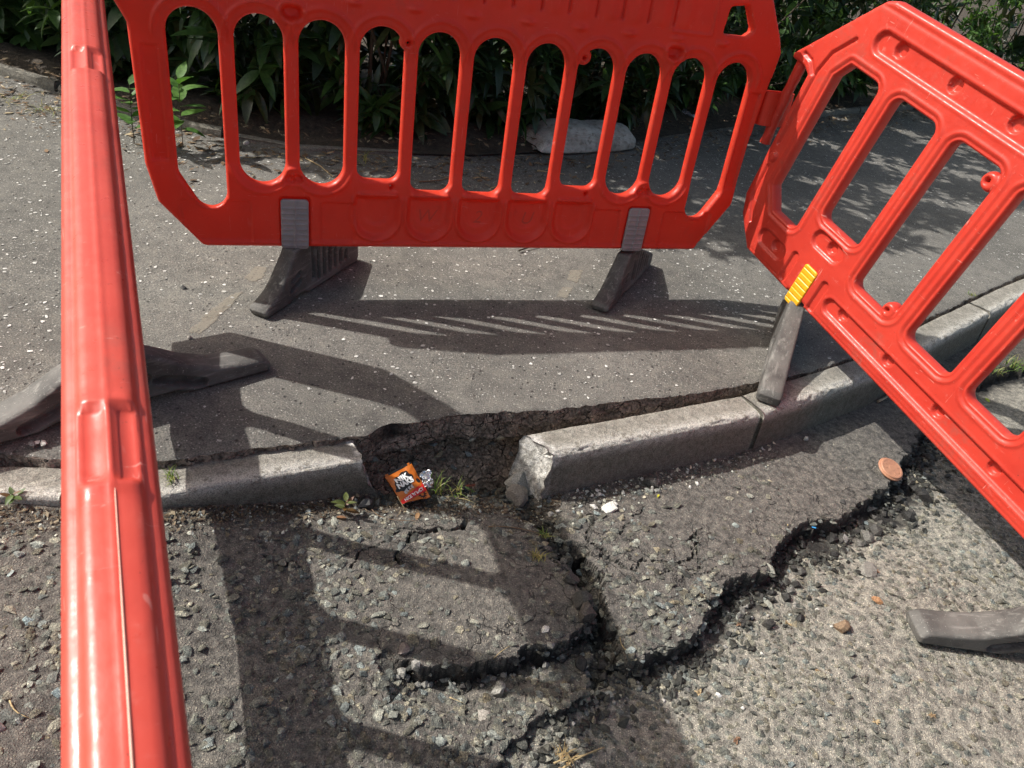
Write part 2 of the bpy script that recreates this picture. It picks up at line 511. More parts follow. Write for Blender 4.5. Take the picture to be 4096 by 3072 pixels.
# ================================================================== STRUCTURE
# base earth, reaches well past everything
S = 60.0
me = mesh_np('ground', [(-S, -S, -0.42), (S, -S, -0.42), (S, S, -0.42), (-S, S, -0.42)], [(0, 1, 2, 3)], False)
tag(link('ground', me, M['soil']), kind='structure')

# ---- outlines on the ground (metres)
PAVE_EDGE = [(-4.6, 0.35), (-2.4, 0.85)] + [(-1.130, 1.246), (-0.985, 1.258), (-0.791, 1.320), (-0.678, 1.383), (-0.513, 1.474), (-0.355, 1.561), (-0.297, 1.630), (-0.170, 1.706), (-0.044, 1.758), (0.100, 1.816), (0.278, 1.919), (0.548, 2.059), (0.780, 2.202), (1.041, 2.379), (1.215, 2.533), (1.659, 3.009), (2.454, 3.829)] + [(3.6, 4.9), (6.5, 7.2)]
ARRIS_R = [(0.146, 1.621), (0.418, 1.792), (0.802, 2.038), (1.300, 2.457), (1.723, 2.905), (2.316, 3.518)] + [(3.4, 4.55), (5.6, 6.3)]
EDGE_C = [(-0.02, 0.66)] + [(0.107, 0.812), (0.182, 0.895), (0.274, 1.010), (0.324, 1.092), (0.355, 1.114), (0.420, 1.117), (0.525, 1.229), (0.598, 1.329), (0.638, 1.414), (0.757, 1.464), (0.836, 1.622), (0.955, 1.734), (1.113, 1.856), (1.270, 1.989), (1.451, 2.279), (1.560, 2.469)] + [(1.75, 2.75)]
POLY_C = EDGE_C + [(3.2, 3.9), (9, 6), (9, -4), (-0.4, -4)]
EDGE_A = [(-0.160, 1.047), (-0.122, 1.036), (-0.056, 1.016), (0.015, 1.016), (0.072, 1.044), (0.141, 1.078), (0.232, 1.128), (0.306, 1.208), (0.299, 1.269), (0.256, 1.340), (0.200, 1.396)]
POLY_D = EDGE_A + [(0.252, 1.442), (0.309, 1.352), (0.334, 1.241), (0.368, 1.143), (0.325, 1.084), (0.226, 0.981), (0.038, 0.897), (-0.105, 0.930), (-0.173, 1.004)]
FISSURE = [(0.157, 1.518), (0.211, 1.455), (0.249, 1.391), (0.275, 1.317), (0.303, 1.254), (0.323, 1.190), (0.341, 1.130), (0.322, 1.082)]
CRACKS = [
    ([(-0.054, 1.469), (-0.051, 1.435), (-0.077, 1.411), (-0.112, 1.413), (-0.139, 1.397), (-0.157, 1.368), (-0.169, 1.353), (-0.163, 1.331), (-0.170, 1.308), (-0.183, 1.289), (-0.188, 1.271), (-0.172, 1.245)], 0.0075, 0.030),
    ([(-0.139, 1.397), (-0.189, 1.376), (-0.220, 1.331), (-0.261, 1.288), (-0.289, 1.265), (-0.291, 1.230)], 0.004, 0.012),
    ([(0.263, 1.477), (0.286, 1.447), (0.314, 1.431), (0.355, 1.415), (0.394, 1.403), (0.426, 1.431), (0.459, 1.425), (0.518, 1.465), (0.558, 1.498), (0.579, 1.538), (0.604, 1.582)], 0.007, 0.028),
    ([(0.448, 1.357), (0.488, 1.382), (0.526, 1.413), (0.554, 1.447), (0.587, 1.535)], 0.0045, 0.016),
    ([(0.524, 1.381), (0.550, 1.409), (0.610, 1.454)], 0.004, 0.012),
    ([(0.188, 1.390), (0.217, 1.354), (0.239, 1.322), (0.247, 1.276)], 0.006, 0.024),
    ([(0.216, 1.447), (0.245, 1.398), (0.262, 1.347)], 0.005, 0.02),
    ([(0.429, 1.637), (0.408, 1.599), (0.384, 1.564), (0.370, 1.507)], 0.004, 0.014),
    ([(0.283, 1.591), (0.294, 1.548), (0.274, 1.498), (0.263, 1.477)], 0.005, 0.018),
    ([(-0.562, 1.288), (-0.524, 1.238), (-0.515, 1.185), (-0.448, 1.167), (-0.409, 1.183)], 0.003, 0.008),
    ([(0.108, 0.813), (0.156, 0.864), (0.216, 0.942), (0.263, 0.996), (0.312, 1.074)], 0.006, 0.010),
]
ARRIS_L = [(-2.6, 0.66, -0.035), (-1.9, 0.86, -0.035), (-1.063, 1.135, -0.035), (-0.878, 1.177, -0.035), (-0.743, 1.229, -0.035), (-0.632, 1.301, -0.033), (-0.483, 1.390, -0.030), (-0.321, 1.487, -0.028)]


def lerp_path(P, x):
    P = np.array([p[:2] for p in P]); return np.interp(x, P[:, 0], P[:, 1])


def pave_edge_y(x): return lerp_path(PAVE_EDGE, x)


# ---- road surface as a height field (5 mm steps where it is near)
gx = np.concatenate([np.arange(-5, -1.5, 0.09), np.arange(-1.5, -1.15, 0.014), np.arange(-1.15, 1.62, 0.0046), np.arange(1.62, 2.5, 0.012), np.arange(2.5, 9, 0.08)])
gy = np.concatenate([np.arange(-3.0, 0.3, 0.12), np.arange(0.3, 0.74, 0.012), np.arange(0.74, 1.78, 0.0046), np.arange(1.78, 2.5, 0.0085), np.arange(2.5, 4.0, 0.02), np.arange(4.0, 8, 0.1)])
X, Y = np.meshgrid(gx, gy)
wx = X + 0.040 * fbm(X, Y, 11, 3, 3) + 0.009 * fbm(X, Y, 50, 2, 5)
wy = Y + 0.040 * fbm(X, Y, 11, 3, 9) + 0.009 * fbm(X, Y, 50, 2, 11)
sC = sd_poly(wx, wy, POLY_C)                       # <0 on the old low road
dA = d_line(wx, wy, EDGE_A)
inD = sd_poly(wx, wy, POLY_D) < 0
dF = d_line(wx, wy, FISSURE)
Z = np.interp(X, [-3, -1.0, -0.72, -0.60, -0.45, -0.25, 0.2, 0.8, 2.0], [-0.052, -0.056, -0.074, -0.104, -0.136, -0.148, -0.150, -0.150, -0.155])
Z = Z + 0.026 * np.exp(-((X - 0.03) / 0.30) ** 2 - ((Y - 1.20) / 0.19) ** 2)          # heaved slab
Z = Z + 0.024 * np.exp(-((X - 0.62) / 0.30) ** 2 - ((Y - 1.48) / 0.22) ** 2)
Z = Z + 0.004 * fbm(X, Y, 5, 4, 21) + 0.0024 * fbm(X, Y, 28, 3, 25)
low = sstep(0.002, -0.005, sC)
Z = Z - low * mix(0.058, 0.012, sstep(0.0, 0.34, -sC)) * np.interp(X, [0.1, 0.28, 0.40], [0.30, 0.5, 1.0])
fall = (1 - sstep(0.0, 0.20, dA)) * sstep(-0.20, -0.04, X)
Z = Z - np.where(inD, 0.056 * fall * sstep(0.0, 0.004, dA), 0)
rub = 1 - sstep(0.012, 0.036, dF + 0.010 * fbm(X, Y, 40, 2, 31))
Z = Z - 0.036 * rub
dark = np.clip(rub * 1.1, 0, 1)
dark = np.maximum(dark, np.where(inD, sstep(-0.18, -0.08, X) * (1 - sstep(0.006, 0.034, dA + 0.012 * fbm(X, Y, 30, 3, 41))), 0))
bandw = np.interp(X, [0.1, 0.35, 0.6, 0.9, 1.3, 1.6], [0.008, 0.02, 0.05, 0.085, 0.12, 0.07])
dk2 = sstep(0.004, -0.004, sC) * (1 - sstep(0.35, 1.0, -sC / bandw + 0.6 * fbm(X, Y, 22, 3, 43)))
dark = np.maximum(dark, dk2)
for P, w, dp in CRACKS:
    ww = w * (0.65 + 0.5 * fbm(X, Y, 25, 2, 51))
    c = 1 - sstep(0.35, 1.0, d_line(wx, wy, P) / np.maximum(ww, 0.0022))
    Z = Z - dp * c; dark = np.maximum(dark, 0.85 * c)
# broken crumbs inside the dark bands
Z = Z + dark * 0.007 * fbm(X, Y, 42, 2, 61, 0.5)
# trench behind the kerbs and under the footway
kl = np.array([p[:2] for p in ARRIS_L] + [tuple(p) for p in ARRIS_R])
ky = np.interp(X, kl[:, 0], kl[:, 1])
off = (Y - ky) * 0.86
deep = sstep(0.015, 0.05, off)
gap = sstep(-0.33, -0.27, X) * (1 - sstep(0.10, 0.15, X)) * sstep(-0.10, 0.035, off)
Z = Z - deep * 0.085 - gap * (1 - deep) * 0.03
Z = Z + np.maximum(deep, gap) * 0.012 * fbm(X, Y, 24, 4, 71)
pit = np.exp(-(((X - 0.135) / 0.055) ** 2 + ((Y - 1.56) / 0.05) ** 2))
Z = Z - 0.055 * pit
dark = np.maximum(dark, np.clip(1.3 * np.exp(-(((X - 0.165) / 0.06) ** 2 + ((Y - 1.515) / 0.035) ** 2)), 0, 1))
# colour
cA = np.array([0.140, 0.129, 0.115]); cB = np.array([0.136, 0.126, 0.114]); cC = np.array([0.27, 0.255, 0.222])
cS = np.array([0.085, 0.066, 0.050]); cK = np.array([0.022, 0.0205, 0.019])
colr = np.broadcast_to(cA, X.shape + (3,)).copy()
isB = sstep(-0.02, 0.06, X - np.interp(Y, [0.8, 1.1, 1.3, 1.5], [0.33, 0.33, 0.27, 0.20]))
colr = mix(colr, cB, isB[..., None])
colr = mix(colr, cC, (low * sstep(0.0, 0.03, -sC))[..., None])
grit = np.where(inD, sstep(0.02, 0.09, dA) * 0.55, 0) + 0.40 * sstep(0.1, 0.5, fbm(X, Y, 3.2, 3, 81)) * (1 - low)
colr = mix(colr, np.array([0.185, 0.172, 0.150]), np.clip(grit, 0, 0.8)[..., None])
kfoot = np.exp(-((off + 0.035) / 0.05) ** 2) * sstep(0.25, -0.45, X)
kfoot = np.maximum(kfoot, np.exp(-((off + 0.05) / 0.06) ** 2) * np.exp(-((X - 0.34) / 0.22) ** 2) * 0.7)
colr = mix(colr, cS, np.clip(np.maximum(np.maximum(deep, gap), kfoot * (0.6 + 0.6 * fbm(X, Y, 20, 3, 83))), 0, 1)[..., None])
rdirt = sstep(1.35, 1.8, X) * np.exp(-((off + 0.16) / 0.15) ** 2)
colr = mix(colr, np.array([0.075, 0.066, 0.055]), (0.8 * rdirt)[..., None])
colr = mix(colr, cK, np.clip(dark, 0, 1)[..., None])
ROADZ = Z
crk = np.exp(-(dA / 0.13) ** 2) + np.exp(-(dF / 0.16) ** 2) + np.exp(-(np.maximum(sC, 0) / 0.16) ** 2) * (1 - low)
for P, w, dp in CRACKS[:9]: crk = crk + 0.8 * np.exp(-(d_line(X, Y, P) / 0.05) ** 2)
crk = np.clip(crk, 0, 1) * (1 - low)
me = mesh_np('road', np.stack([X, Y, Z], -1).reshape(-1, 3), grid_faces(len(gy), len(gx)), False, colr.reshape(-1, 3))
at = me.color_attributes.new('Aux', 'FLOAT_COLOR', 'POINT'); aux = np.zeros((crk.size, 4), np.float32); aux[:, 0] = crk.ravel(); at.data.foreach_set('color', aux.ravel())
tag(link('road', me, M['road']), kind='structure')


def road_z(x, y):
    x = np.asarray(x, float); y = np.asarray(y, float)
    i = np.clip(np.searchsorted(gx, x) - 1, 0, len(gx) - 2); j = np.clip(np.searchsorted(gy, y) - 1, 0, len(gy) - 2)
    fx = np.clip((x - gx[i]) / (gx[i + 1] - gx[i]), 0, 1); fy = np.clip((y - gy[j]) / (gy[j + 1] - gy[j]), 0, 1)
    return (ROADZ[j, i] * (1 - fx) + ROADZ[j, i + 1] * fx) * (1 - fy) + (ROADZ[j + 1, i] * (1 - fx) + ROADZ[j + 1, i + 1] * fx) * fy


def grid_at(A, x, y):
    i = np.clip(np.searchsorted(gx, x), 0, len(gx) - 1); j = np.clip(np.searchsorted(gy, y), 0, len(gy) - 1)
    return A[j, i]


# ---- footway: sheet that ends in a ragged broken edge over the trench
PD = np.array([-0.5, 0.866])
ed = resample(PAVE_EDGE, 0.011)
sarc = np.arange(len(ed)) * 0.011
jag = 0.007 * fbm(sarc, sarc * 0, 7, 2, 91) + 0.008 * fbm(sarc, sarc * 0, 45, 3, 93)
jag = jag - 0.03 * np.exp(-((ed[:, 0] + 0.315) / 0.035) ** 2) * 0.6
ed = ed - PD * jag[:, None]
tt = np.concatenate([[0, 0.004, 0.009], np.cumsum(np.concatenate([np.full(12, 0.009), np.geomspace(0.011, 0.07, 130)])) + 0.009])
EX = ed[None, :, 0] + tt[:, None] * PD[0]; EY = ed[None, :, 1] + tt[:, None] * PD[1]


def pave_z(x, y, t=None):
    z = 0.006 * fbm(x, y, 1.1, 2, 101)
    return z


PZ = pave_z(EX, EY)
dip = np.interp(EX, [-2.0, -0.9, -0.4, -0.25, -0.1], [0.016, 0.012, 0.010, 0.012, 0.0])
PZ = PZ - dip * (1 - sstep(0.0, 0.09, tt[:, None])) - 0.003 * (1 - sstep(0, 0.008, tt[:, None]))
PZ = PZ + 0.0025 * fbm(EX, EY, 60, 3, 105) * (1 - sstep(0.0, 0.06, tt[:, None]))
me = mesh_np('footway', np.stack([EX, EY, PZ], -1).reshape(-1, 3), grid_faces(len(tt), len(ed)), True)
pavement = tag(link('footway', me, M['pave']), kind='structure')

# broken face under the footway edge
ww = np.concatenate([[0], np.cumsum(np.full(46, 0.0068))])
sg, wg = np.meshgrid(sarc, ww)
out = 0.10 * wg + 0.007 * fbm(sg, wg, 12, 2, 111) + 0.008 * fbm(sg, wg * 1.6, 45, 3, 113) + 0.006 * fbm(sg, wg, 110, 2, 115)
lay = 0.085 + 0.022 * fbm(sarc, sarc * 0, 6, 3, 117)[None, :]
under = sstep(0, 0.012, wg - lay)
out = out - under * (0.030 + 0.012 * fbm(sg, wg, 20, 2, 119)) + under * 0.016 * np.maximum(0, fbm(sg, wg, 30, 2, 125)) + 0.07 * sstep(0.12, 0.24, wg)
ledge = 0.155 + 0.02 * fbm(sarc, sarc * 0, 8, 2, 121)[None, :]
out = out + 0.02 * sstep(0, 0.008, wg - ledge)
out[0] = 0.0; out[1] *= 0.5
WX = ed[None, :, 0] - PD[0] * out; WY = ed[None, :, 1] - PD[1] * out
WZ = PZ[0][None, :] - wg
cw = mix(np.array([0.25, 0.205, 0.172]), np.array([0.22, 0.178, 0.142]), under[..., None])
cw = cw * (1 + 0.45 * fbm(sg, wg, 26, 3, 123))[..., None]
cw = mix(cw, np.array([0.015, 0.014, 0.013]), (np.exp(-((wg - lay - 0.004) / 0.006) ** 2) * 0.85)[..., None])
blk = np.exp(-((ed[:, 0] + 0.30) / 0.05) ** 2)[None, :] * (1 - sstep(0.03, 0.06, wg))
cw = mix(cw, np.array([0.016, 0.015, 0.014]), np.clip(blk, 0, 1)[..., None])
me = mesh_np('footway_cut', np.stack([WX, WY, WZ], -1).reshape(-1, 3), grid_faces(len(ww), len(sarc), True), True, cw.reshape(-1, 3))
link('broken_edge', me, M['cut'], pavement)


# ---- kerb stones
def kerb_profile(w, h, r=0.020, batter=0.012):
    """cross-section points (outward from back, up), clockwise from back bottom"""
    P = [(0, -h), (0, -h * 0.6), (0, -h * 0.25), (0, -0.02), (0.002, -0.006), (0.008, 0)]
    P += [(t, 0) for t in np.linspace(0.02, w - r - 0.004, 7)]
    for a in np.linspace(90, 4, 8):
        P.append((w - r + r * math.cos(math.radians(a)), -r + r * math.sin(math.radians(a))))
    for t in np.linspace(0.12, 1, 10):
        P.append((w + batter * t, -r - (h - r) * t))
    return np.array(P)


def kerb_stone(name, label, path, w=0.108, h=0.24, r=0.020, seed=0, break_start=None, break_end=None, group=None, tilt=0.0, face_dirt_shade=1.0):
    """path: arris line (x, y, z); the stone lies behind it, on the left of its direction"""
    P = smooth_path(path, 0.0075, 10)
    n = len(P)
    T = np.gradient(P, axis=0)[:, :2]; T /= np.linalg.norm(T, axis=1)[:, None]
    Nb = np.stack([-T[:, 1], T[:, 0]], 1)               # towards the back
    pr = kerb_profile(w, h, r); m = len(pr)
    sl = np.arange(n) * 0.0075
    V = np.zeros((n, m, 3)); C = np.zeros((n, m, 3))
    ca, sa = math.cos(tilt), math.sin(tilt)
    for j, (a, b) in enumerate(pr):
        o, u = a - w, b
        o, u = o * ca + u * sa, -o * sa + u * ca
        dn = 0.0016 * fbm(sl, np.full(n, j * 0.011), 45, 3, seed + 3) + 0.0022 * fbm(sl, np.full(n, j * 0.02), 9, 2, seed)
        edge = math.exp(-((a - (w - 0.010)) / 0.012) ** 2 - ((b + 0.006) / 0.014) ** 2)
        chipn = np.maximum(0, fbm(sl, np.full(n, j * 0.02), 22, 3, seed + 7) - 0.15) * 0.010 * edge
        V[:, j, 0] = P[:, 0] - Nb[:, 0] * (o - chipn); V[:, j, 1] = P[:, 1] - Nb[:, 1] * (o - chipn)
        V[:, j, 2] = P[:, 2] + u + dn - chipn
        C[:, j, 0] = math.exp(-((a - (w - 0.014)) / 0.022) ** 2) * (1 if b > -0.03 else 0)
        C[:, j, 2] = face_dirt_shade * float(np.clip((-b - 0.022) / 0.03, 0, 1)) * (1 if a > w - 0.022 else 0.3)  # front face coloured darker: its grime plus the shade it stands in
    if break_end is not None or break_start is not None:
        for which, br in ((0, break_start), (1, break_end)):
            if br is None: continue
            for i in range(n):
                k = sl[i] if which == 0 else sl[-1] - sl[i]
                if k > 0.10: continue
                f = 1 - k / 0.10
                for j, (a, b) in enumerate(pr):
                    s = br(a / w, -b / h)
                    s += 0.008 * float(vn(a * 60 + seed, b * 60, 5)) + 0.004 * float(vn(a * 160, b * 160 + seed, 6))
                    sg_ = 1 if which == 0 else -1
                    V[i, j, :2] += T[i] * sg_ * s * f
                    rr = 0.004 * f * f
                    C[i, j, 1] = max(C[i, j, 1], float(np.clip((f - 0.78 + 0.15 * vn(a * 40, b * 40 + i * 0.3, 8)) / 0.1, 0, 1)))
    F = grid_faces(n, m)
    # close profile between last and first points (underside)
    Fc = [(i * m + m - 1, i * m, (i + 1) * m, (i + 1) * m + m - 1) for i in range(n - 1)]
    VV = [V.reshape(-1, 3)]; CC = [C.reshape(-1, 3)]; FF = [F, np.array(Fc)]
    base = n * m
    for which, br in ((0, break_start), (1, break_end)):
        i = 0 if which == 0 else n - 1
        ring = V[i]; cen = ring[[2, 8, 16, 22]].mean(0)
        prev = np.arange(m) + i * m
        for q, sc in enumerate((0.82, 0.6, 0.36, 0.14, 0.0)):
            R_ = cen + (ring - cen) * sc
            if br is not None:
                R_ = R_ + np.concatenate([T[i], [0]])[None, :] * (0.012 * fbm(R_[:, 2], R_[:, 0] + R_[:, 1], 34, 3, seed + 40))[:, None] * (1.0)
            cc = np.zeros((m, 3)); cc[:, 1] = 1.0 if br is not None else 0.0; cc[:, 2] = 0.0 if br is not None else 0.8
            VV.append(R_); CC.append(cc)
            cur = np.arange(m) + base; base += m
            q4 = np.stack([prev, np.roll(prev, -1), np.roll(cur, -1), cur], 1)
            FF.append(q4 if which == 0 else q4[:, ::-1]); prev = cur
    me = mesh_np(name, np.vstack(VV), np.vstack([f[:, ::-1] for f in FF]), True, np.vstack(CC))
    o = link(name, me, M['kerb'])
    return tag(o, label, 'kerbstone', group or 'kerb stones along the road edge')


def cut_path(P, s0, s1):
    Q = resample(P, 0.01); s = np.arange(len(Q)) * 0.01
    return Q[(s >= s0) & (s <= s1)]


AR3 = [(p[0], p[1], -0.006) for p in ARRIS_R]
Lr = np.array(AR3)
# distance along the right-hand arris to the visible joint
qj = resample(AR3, 0.01)
jx = int(np.argmin(np.hypot(qj[:, 0] - 0.80, qj[:, 1] - 2.04))) * 0.01
kerb_stone('kerb_stone', 'broken pale kerb stone with chalky white end right of the gap', cut_path(AR3, 0.0, jx - 0.003), seed=11,
           break_start=lambda a, b: 0.006 - 0.040 * (1 - min(1, a)) - 0.024 * b, face_dirt_shade=0.75)
jl = [jx, jx + 0.86, jx + 1.72, jx + 2.6, jx + 3.5]
labs = ['kerb stone under the rubber barrier foot, right of the broken one', 'kerb stone seen through the slots of the leaning barrier',
        'kerb stone furthest up the road at the right edge of the photo', 'kerb stone beyond the right edge']
for q in range(4):
    if q == 3: break
    kerb_stone('kerb_stone', labs[q], cut_path(AR3, jl[q] + 0.004, jl[q + 1] - 0.004), seed=21 + q * 5, face_dirt_shade=0.95)
ql = resample(ARRIS_L, 0.01)
Ltot = (len(ql) - 1) * 0.01
kerb_stone('kerb_stone', 'kerb stone with a snapped end left of the gap', cut_path(ARRIS_L, Ltot - 0.70, Ltot), w=0.105, r=0.010, seed=51,
           break_end=lambda a, b: 0.035 * (1 - b) + 0.0 * a - 0.03 * b * 1.6 - 0.01, face_dirt_shade=1.0)
kerb_stone('kerb_stone', 'kerb stone nearly level with the road at the left edge', cut_path(ARRIS_L, Ltot - 1.62, Ltot - 0.708), w=0.105, r=0.012, seed=61, face_dirt_shade=0.5)

# ---- planting bed behind the footway with a low concrete edging
BED = [(-6.5, 4.6), (-4.2, 4.05)] + [(-2.79, 3.70), (-2.45, 3.62), (-2.05, 3.50), (-1.67, 3.46), (-1.2, 3.49), (-0.47, 3.86), (0.0, 4.25), (0.88, 5.27), (1.65, 6.15), (2.45, 7.02), (3.3, 7.80), (5.0, 9.2), (9, 12)]
bp = smooth_path(BED, 0.05, 8)
bt = np.concatenate([[0], np.geomspace(0.03, 9, 40)])
BXX = bp[None, :, 0] - 0.55 * bt[:, None]; BYY = bp[None, :, 1] + 0.83 * bt[:, None]
BZ = 0.015 + 0.05 * sstep(0, 0.35, bt[:, None]) + 0.030 * fbm(BXX, BYY, 5, 4, 131) * sstep(0, 0.2, bt[:, None])
tag(link('soil_bed', mesh_np('soil_bed', np.stack([BXX, BYY, BZ], -1).reshape(-1, 3), grid_faces(len(bt), len(bp)), True), M['soil']), kind='structure')


def bed_y(x): return np.interp(x, bp[:, 0], bp[:, 1])


def edging(name, label, path, seed):
    P = smooth_path(path, 0.03, 4); n = len(P)
    T = np.gradient(P, axis=0)[:, :2]; T /= np.linalg.norm(T, axis=1)[:, None]; Nb = np.stack([-T[:, 1], T[:, 0]], 1)
    pr = np.array([(0.055, -0.15), (0.055, 0.03), (0.05, 0.05), (0.038, 0.058), (0.015, 0.058), (0.004, 0.05), (0.0, 0.03), (0, 0.0), (0, -0.15)]); m = len(pr)
    V = np.zeros((n, m, 3)); C = np.zeros((n, m, 3)); sl = np.arange(n) * 0.03
    for j, (a, b) in enumerate(pr):
        w_ = a + 0.003 * fbm(sl, np.full(n, j * .1), 12, 2, seed)
        V[:, j, 0] = P[:, 0] + Nb[:, 0] * w_; V[:, j, 1] = P[:, 1] + Nb[:, 1] * w_; V[:, j, 2] = b + 0.004 * fbm(sl, np.full(n, j * .1), 9, 2, seed + 1)
        C[:, j, 2] = 0.75
    F = [grid_faces(n, m)]
    VV = V.reshape(-1, 3)
    caps = [(0, 1, 7, 8), (1, 2, 6, 7), (2, 3, 5, 6), (3, 4, 5, 5)]
    F.append(np.array([(a, b, c, d) for a, b, c, d in caps[:3]])); F.append(np.array([[(n - 1) * m + k for k in (d, c, b, a)] for a, b, c, d in caps[:3]]))
    me = mesh_np(name, VV, np.vstack(F), False, C.reshape(-1, 3))
    return tag(link(name, me, M['kerb']), label, 'edging', 'edging stones along the planting bed')


el = ['weathered edging stone at the far left edge by the leafy bush', 'low edging stone left of the near red rail', 'low edging stone behind the left end of the barrier',
      'edging stone half buried in litter behind the left slots', 'edging stone behind the middle slots, beside the white sack', 'edging stone just behind the white sack',
      'edging stone behind the right end of the slotted barrier', 'edging stone between the two hooked barriers', 'edging stone furthest back behind the leaning barrier']
b3 = resample([(p[0], p[1]) for p in BED], 0.02)
s0 = int(np.argmin(np.abs(b3[:, 0] + 3.35)))
for q in range(9):
    seg = b3[s0 + q * 46: s0 + q * 46 + 46]
    sink = [0, -0.012, -0.03, -0.05, -0.052, -0.04, -0.02, -0.01, -0.01][q]
    o = edging('edging_stone', el[q], np.column_stack([seg, np.zeros(len(seg))]), 200 + q)
    o.location.z = sink - 0.008


# ================================================================== BARRIERS
def panel(name, sdf, bounds, res, thick, mat, parent=None, edge=0.35, pr=0.016, rf=None, rb=None, tfun=None):
    """moulded sheet in the local x-z plane; front looks along -y. thick = half thickness."""
    x0, x1, z0, z1 = bounds
    xs = np.arange(x0, x1 + res, res); zs = np.arange(z0, z1 + res, res)
    U, V = np.meshgrid(xs, zs)
    ny, nx = U.shape
    Uc = (U[:-1, :-1] + U[1:, 1:]) / 2; Vc = (V[:-1, :-1] + V[1:, 1:]) / 2
    inside = sdf(Uc, Vc) < 0
    used = np.zeros((ny, nx), int)
    for a in (0, 1):
        for b in (0, 1):
            used[a:ny - 1 + a, b:nx - 1 + b] += inside
    idx = np.full((ny, nx), -1); mk = used > 0
    idx[mk] = np.arange(mk.sum())
    u = U[mk].copy(); v = V[mk].copy(); bnd = used[mk] < 4
    ub, vb_ = u[bnd], v[bnd]
    u0, v0 = ub.copy(), vb_.copy(); e = res * 0.25
    for _ in range(4):
        s = sdf(ub, vb_)
        gxx = (sdf(ub + e, vb_) - sdf(ub - e, vb_)) / (2 * e); gyy = (sdf(ub, vb_ + e) - sdf(ub, vb_ - e)) / (2 * e)
        g2 = np.maximum(gxx ** 2 + gyy ** 2, 0.25)
        ub = ub - s * gxx / g2; vb_ = vb_ - s * gyy / g2
        dx, dy = ub - u0, vb_ - v0; L = np.maximum(np.hypot(dx, dy) / (res * 0.95), 1)
        ub, vb_ = u0 + dx / L, v0 + dy / L
    u[bnd], v[bnd] = ub, vb_
    d = np.maximum(-sdf(u, v), 0); d[bnd] = 0
    t = np.clip(d / pr, 0, 1)
    prof = edge + (1 - edge) * np.sqrt(np.clip(1 - (1 - t) ** 2, 0, 1))
    th = thick * prof if tfun is None else thick * prof * tfun(u, v)
    fade = sstep(0.1, 1.0, t)
    yf = -th - (rf(u, v) * fade if rf is not None else 0)
    yb = th + (rb(u, v) * fade if rb is not None else 0)
    n = len(u)
    VV = np.vstack([np.column_stack([u, yf, v]), np.column_stack([u, yb, v])])
    r, c = np.nonzero(inside)
    q = np.stack([idx[r, c], idx[r, c + 1], idx[r + 1, c + 1], idx[r + 1, c]], 1)
    F = [q, q[:, ::-1] + n]
    # rim
    pad = np.pad(inside, 1)
    for (dr, dc, A, B) in ((-1, 0, (0, 0), (0, 1)), (1, 0, (1, 1), (1, 0)), (0, -1, (1, 0), (0, 0)), (0, 1, (0, 1), (1, 1))):
        e_ = inside & ~pad[1 + dr:1 + dr + inside.shape[0], 1 + dc:1 + dc + inside.shape[1]]
        rr, cc = np.nonzero(e_)
        a = idx[rr + A[0], cc + A[1]]; b = idx[rr + B[0], cc + B[1]]
        F.append(np.stack([b, a, a + n, b + n], 1))
    me = mesh_np(name, VV, np.vstack(F), True)
    return link(name, me, mat, parent)


def inset(P, r):
    P = [np.array(p[:2], float) for p in P]; n = len(P)
    ar = sum(P[i][0] * P[(i + 1) % n][1] - P[(i + 1) % n][0] * P[i][1] for i in range(n))
    sg = 1 if ar > 0 else -1
    Q = []
    for i in range(n):
        a, b, c = P[i - 1], P[i], P[(i + 1) % n]
        d1 = (b - a) / np.linalg.norm(b - a); d2 = (c - b) / np.linalg.norm(c - b)
        n1 = sg * np.array([-d1[1], d1[0]]); n2 = sg * np.array([-d2[1], d2[0]])
        Mx = np.array([n1, n2]); rhs = np.array([n1 @ (b + n1 * r), n2 @ (b + n2 * r)])
        Q.append(np.linalg.solve(Mx, rhs) if abs(np.linalg.det(Mx)) > 1e-4 else b + n1 * r)
    return Q


def hull2(P):
    P = sorted(set((round(x, 5), round(y, 5)) for x, y in P))
    def half(Q):
        h = []
        for p in Q:
            while len(h) > 1 and (h[-1][0] - h[-2][0]) * (p[1] - h[-2][1]) - (h[-1][1] - h[-2][1]) * (p[0] - h[-2][0]) <= 0: h.pop()
            h.append(p)
        return h
    return half(P)[:-1] + half(P[::-1])[:-1]


def sd_rpoly(U, V, P, r): return sd_poly(U, V, inset(P, r), r)


def frame(o, u, v, n):
    u, v, n = Vector(u).normalized(), Vector(v).normalized(), Vector(n).normalized()
    return Matrix(((u.x, -n.x, v.x, o[0]), (u.y, -n.y, v.y, o[1]), (u.z, -n.z, v.z, o[2]), (0, 0, 0, 1)))


def root_at(name, mw, label, cat, group=None):
    o = bpy.data.objects.new(name, None); o.empty_display_size = 0.1
    COL.objects.link(o); o.matrix_world = mw
    return tag(o, label, cat, group)


LOCAL = {}
def reparent(o, p):
    m = LOCAL.get(p.name, Matrix.Identity(4)).inverted() @ Matrix.Translation(o.location)
    o.parent = p; o.matrix_local = m
    return o


def bead(s, off, w, h): return h * np.exp(-((s - off) / w) ** 2)
def sink(s, depth, edge=0.006): return -depth * sstep(edge * 0.5, -edge, s)


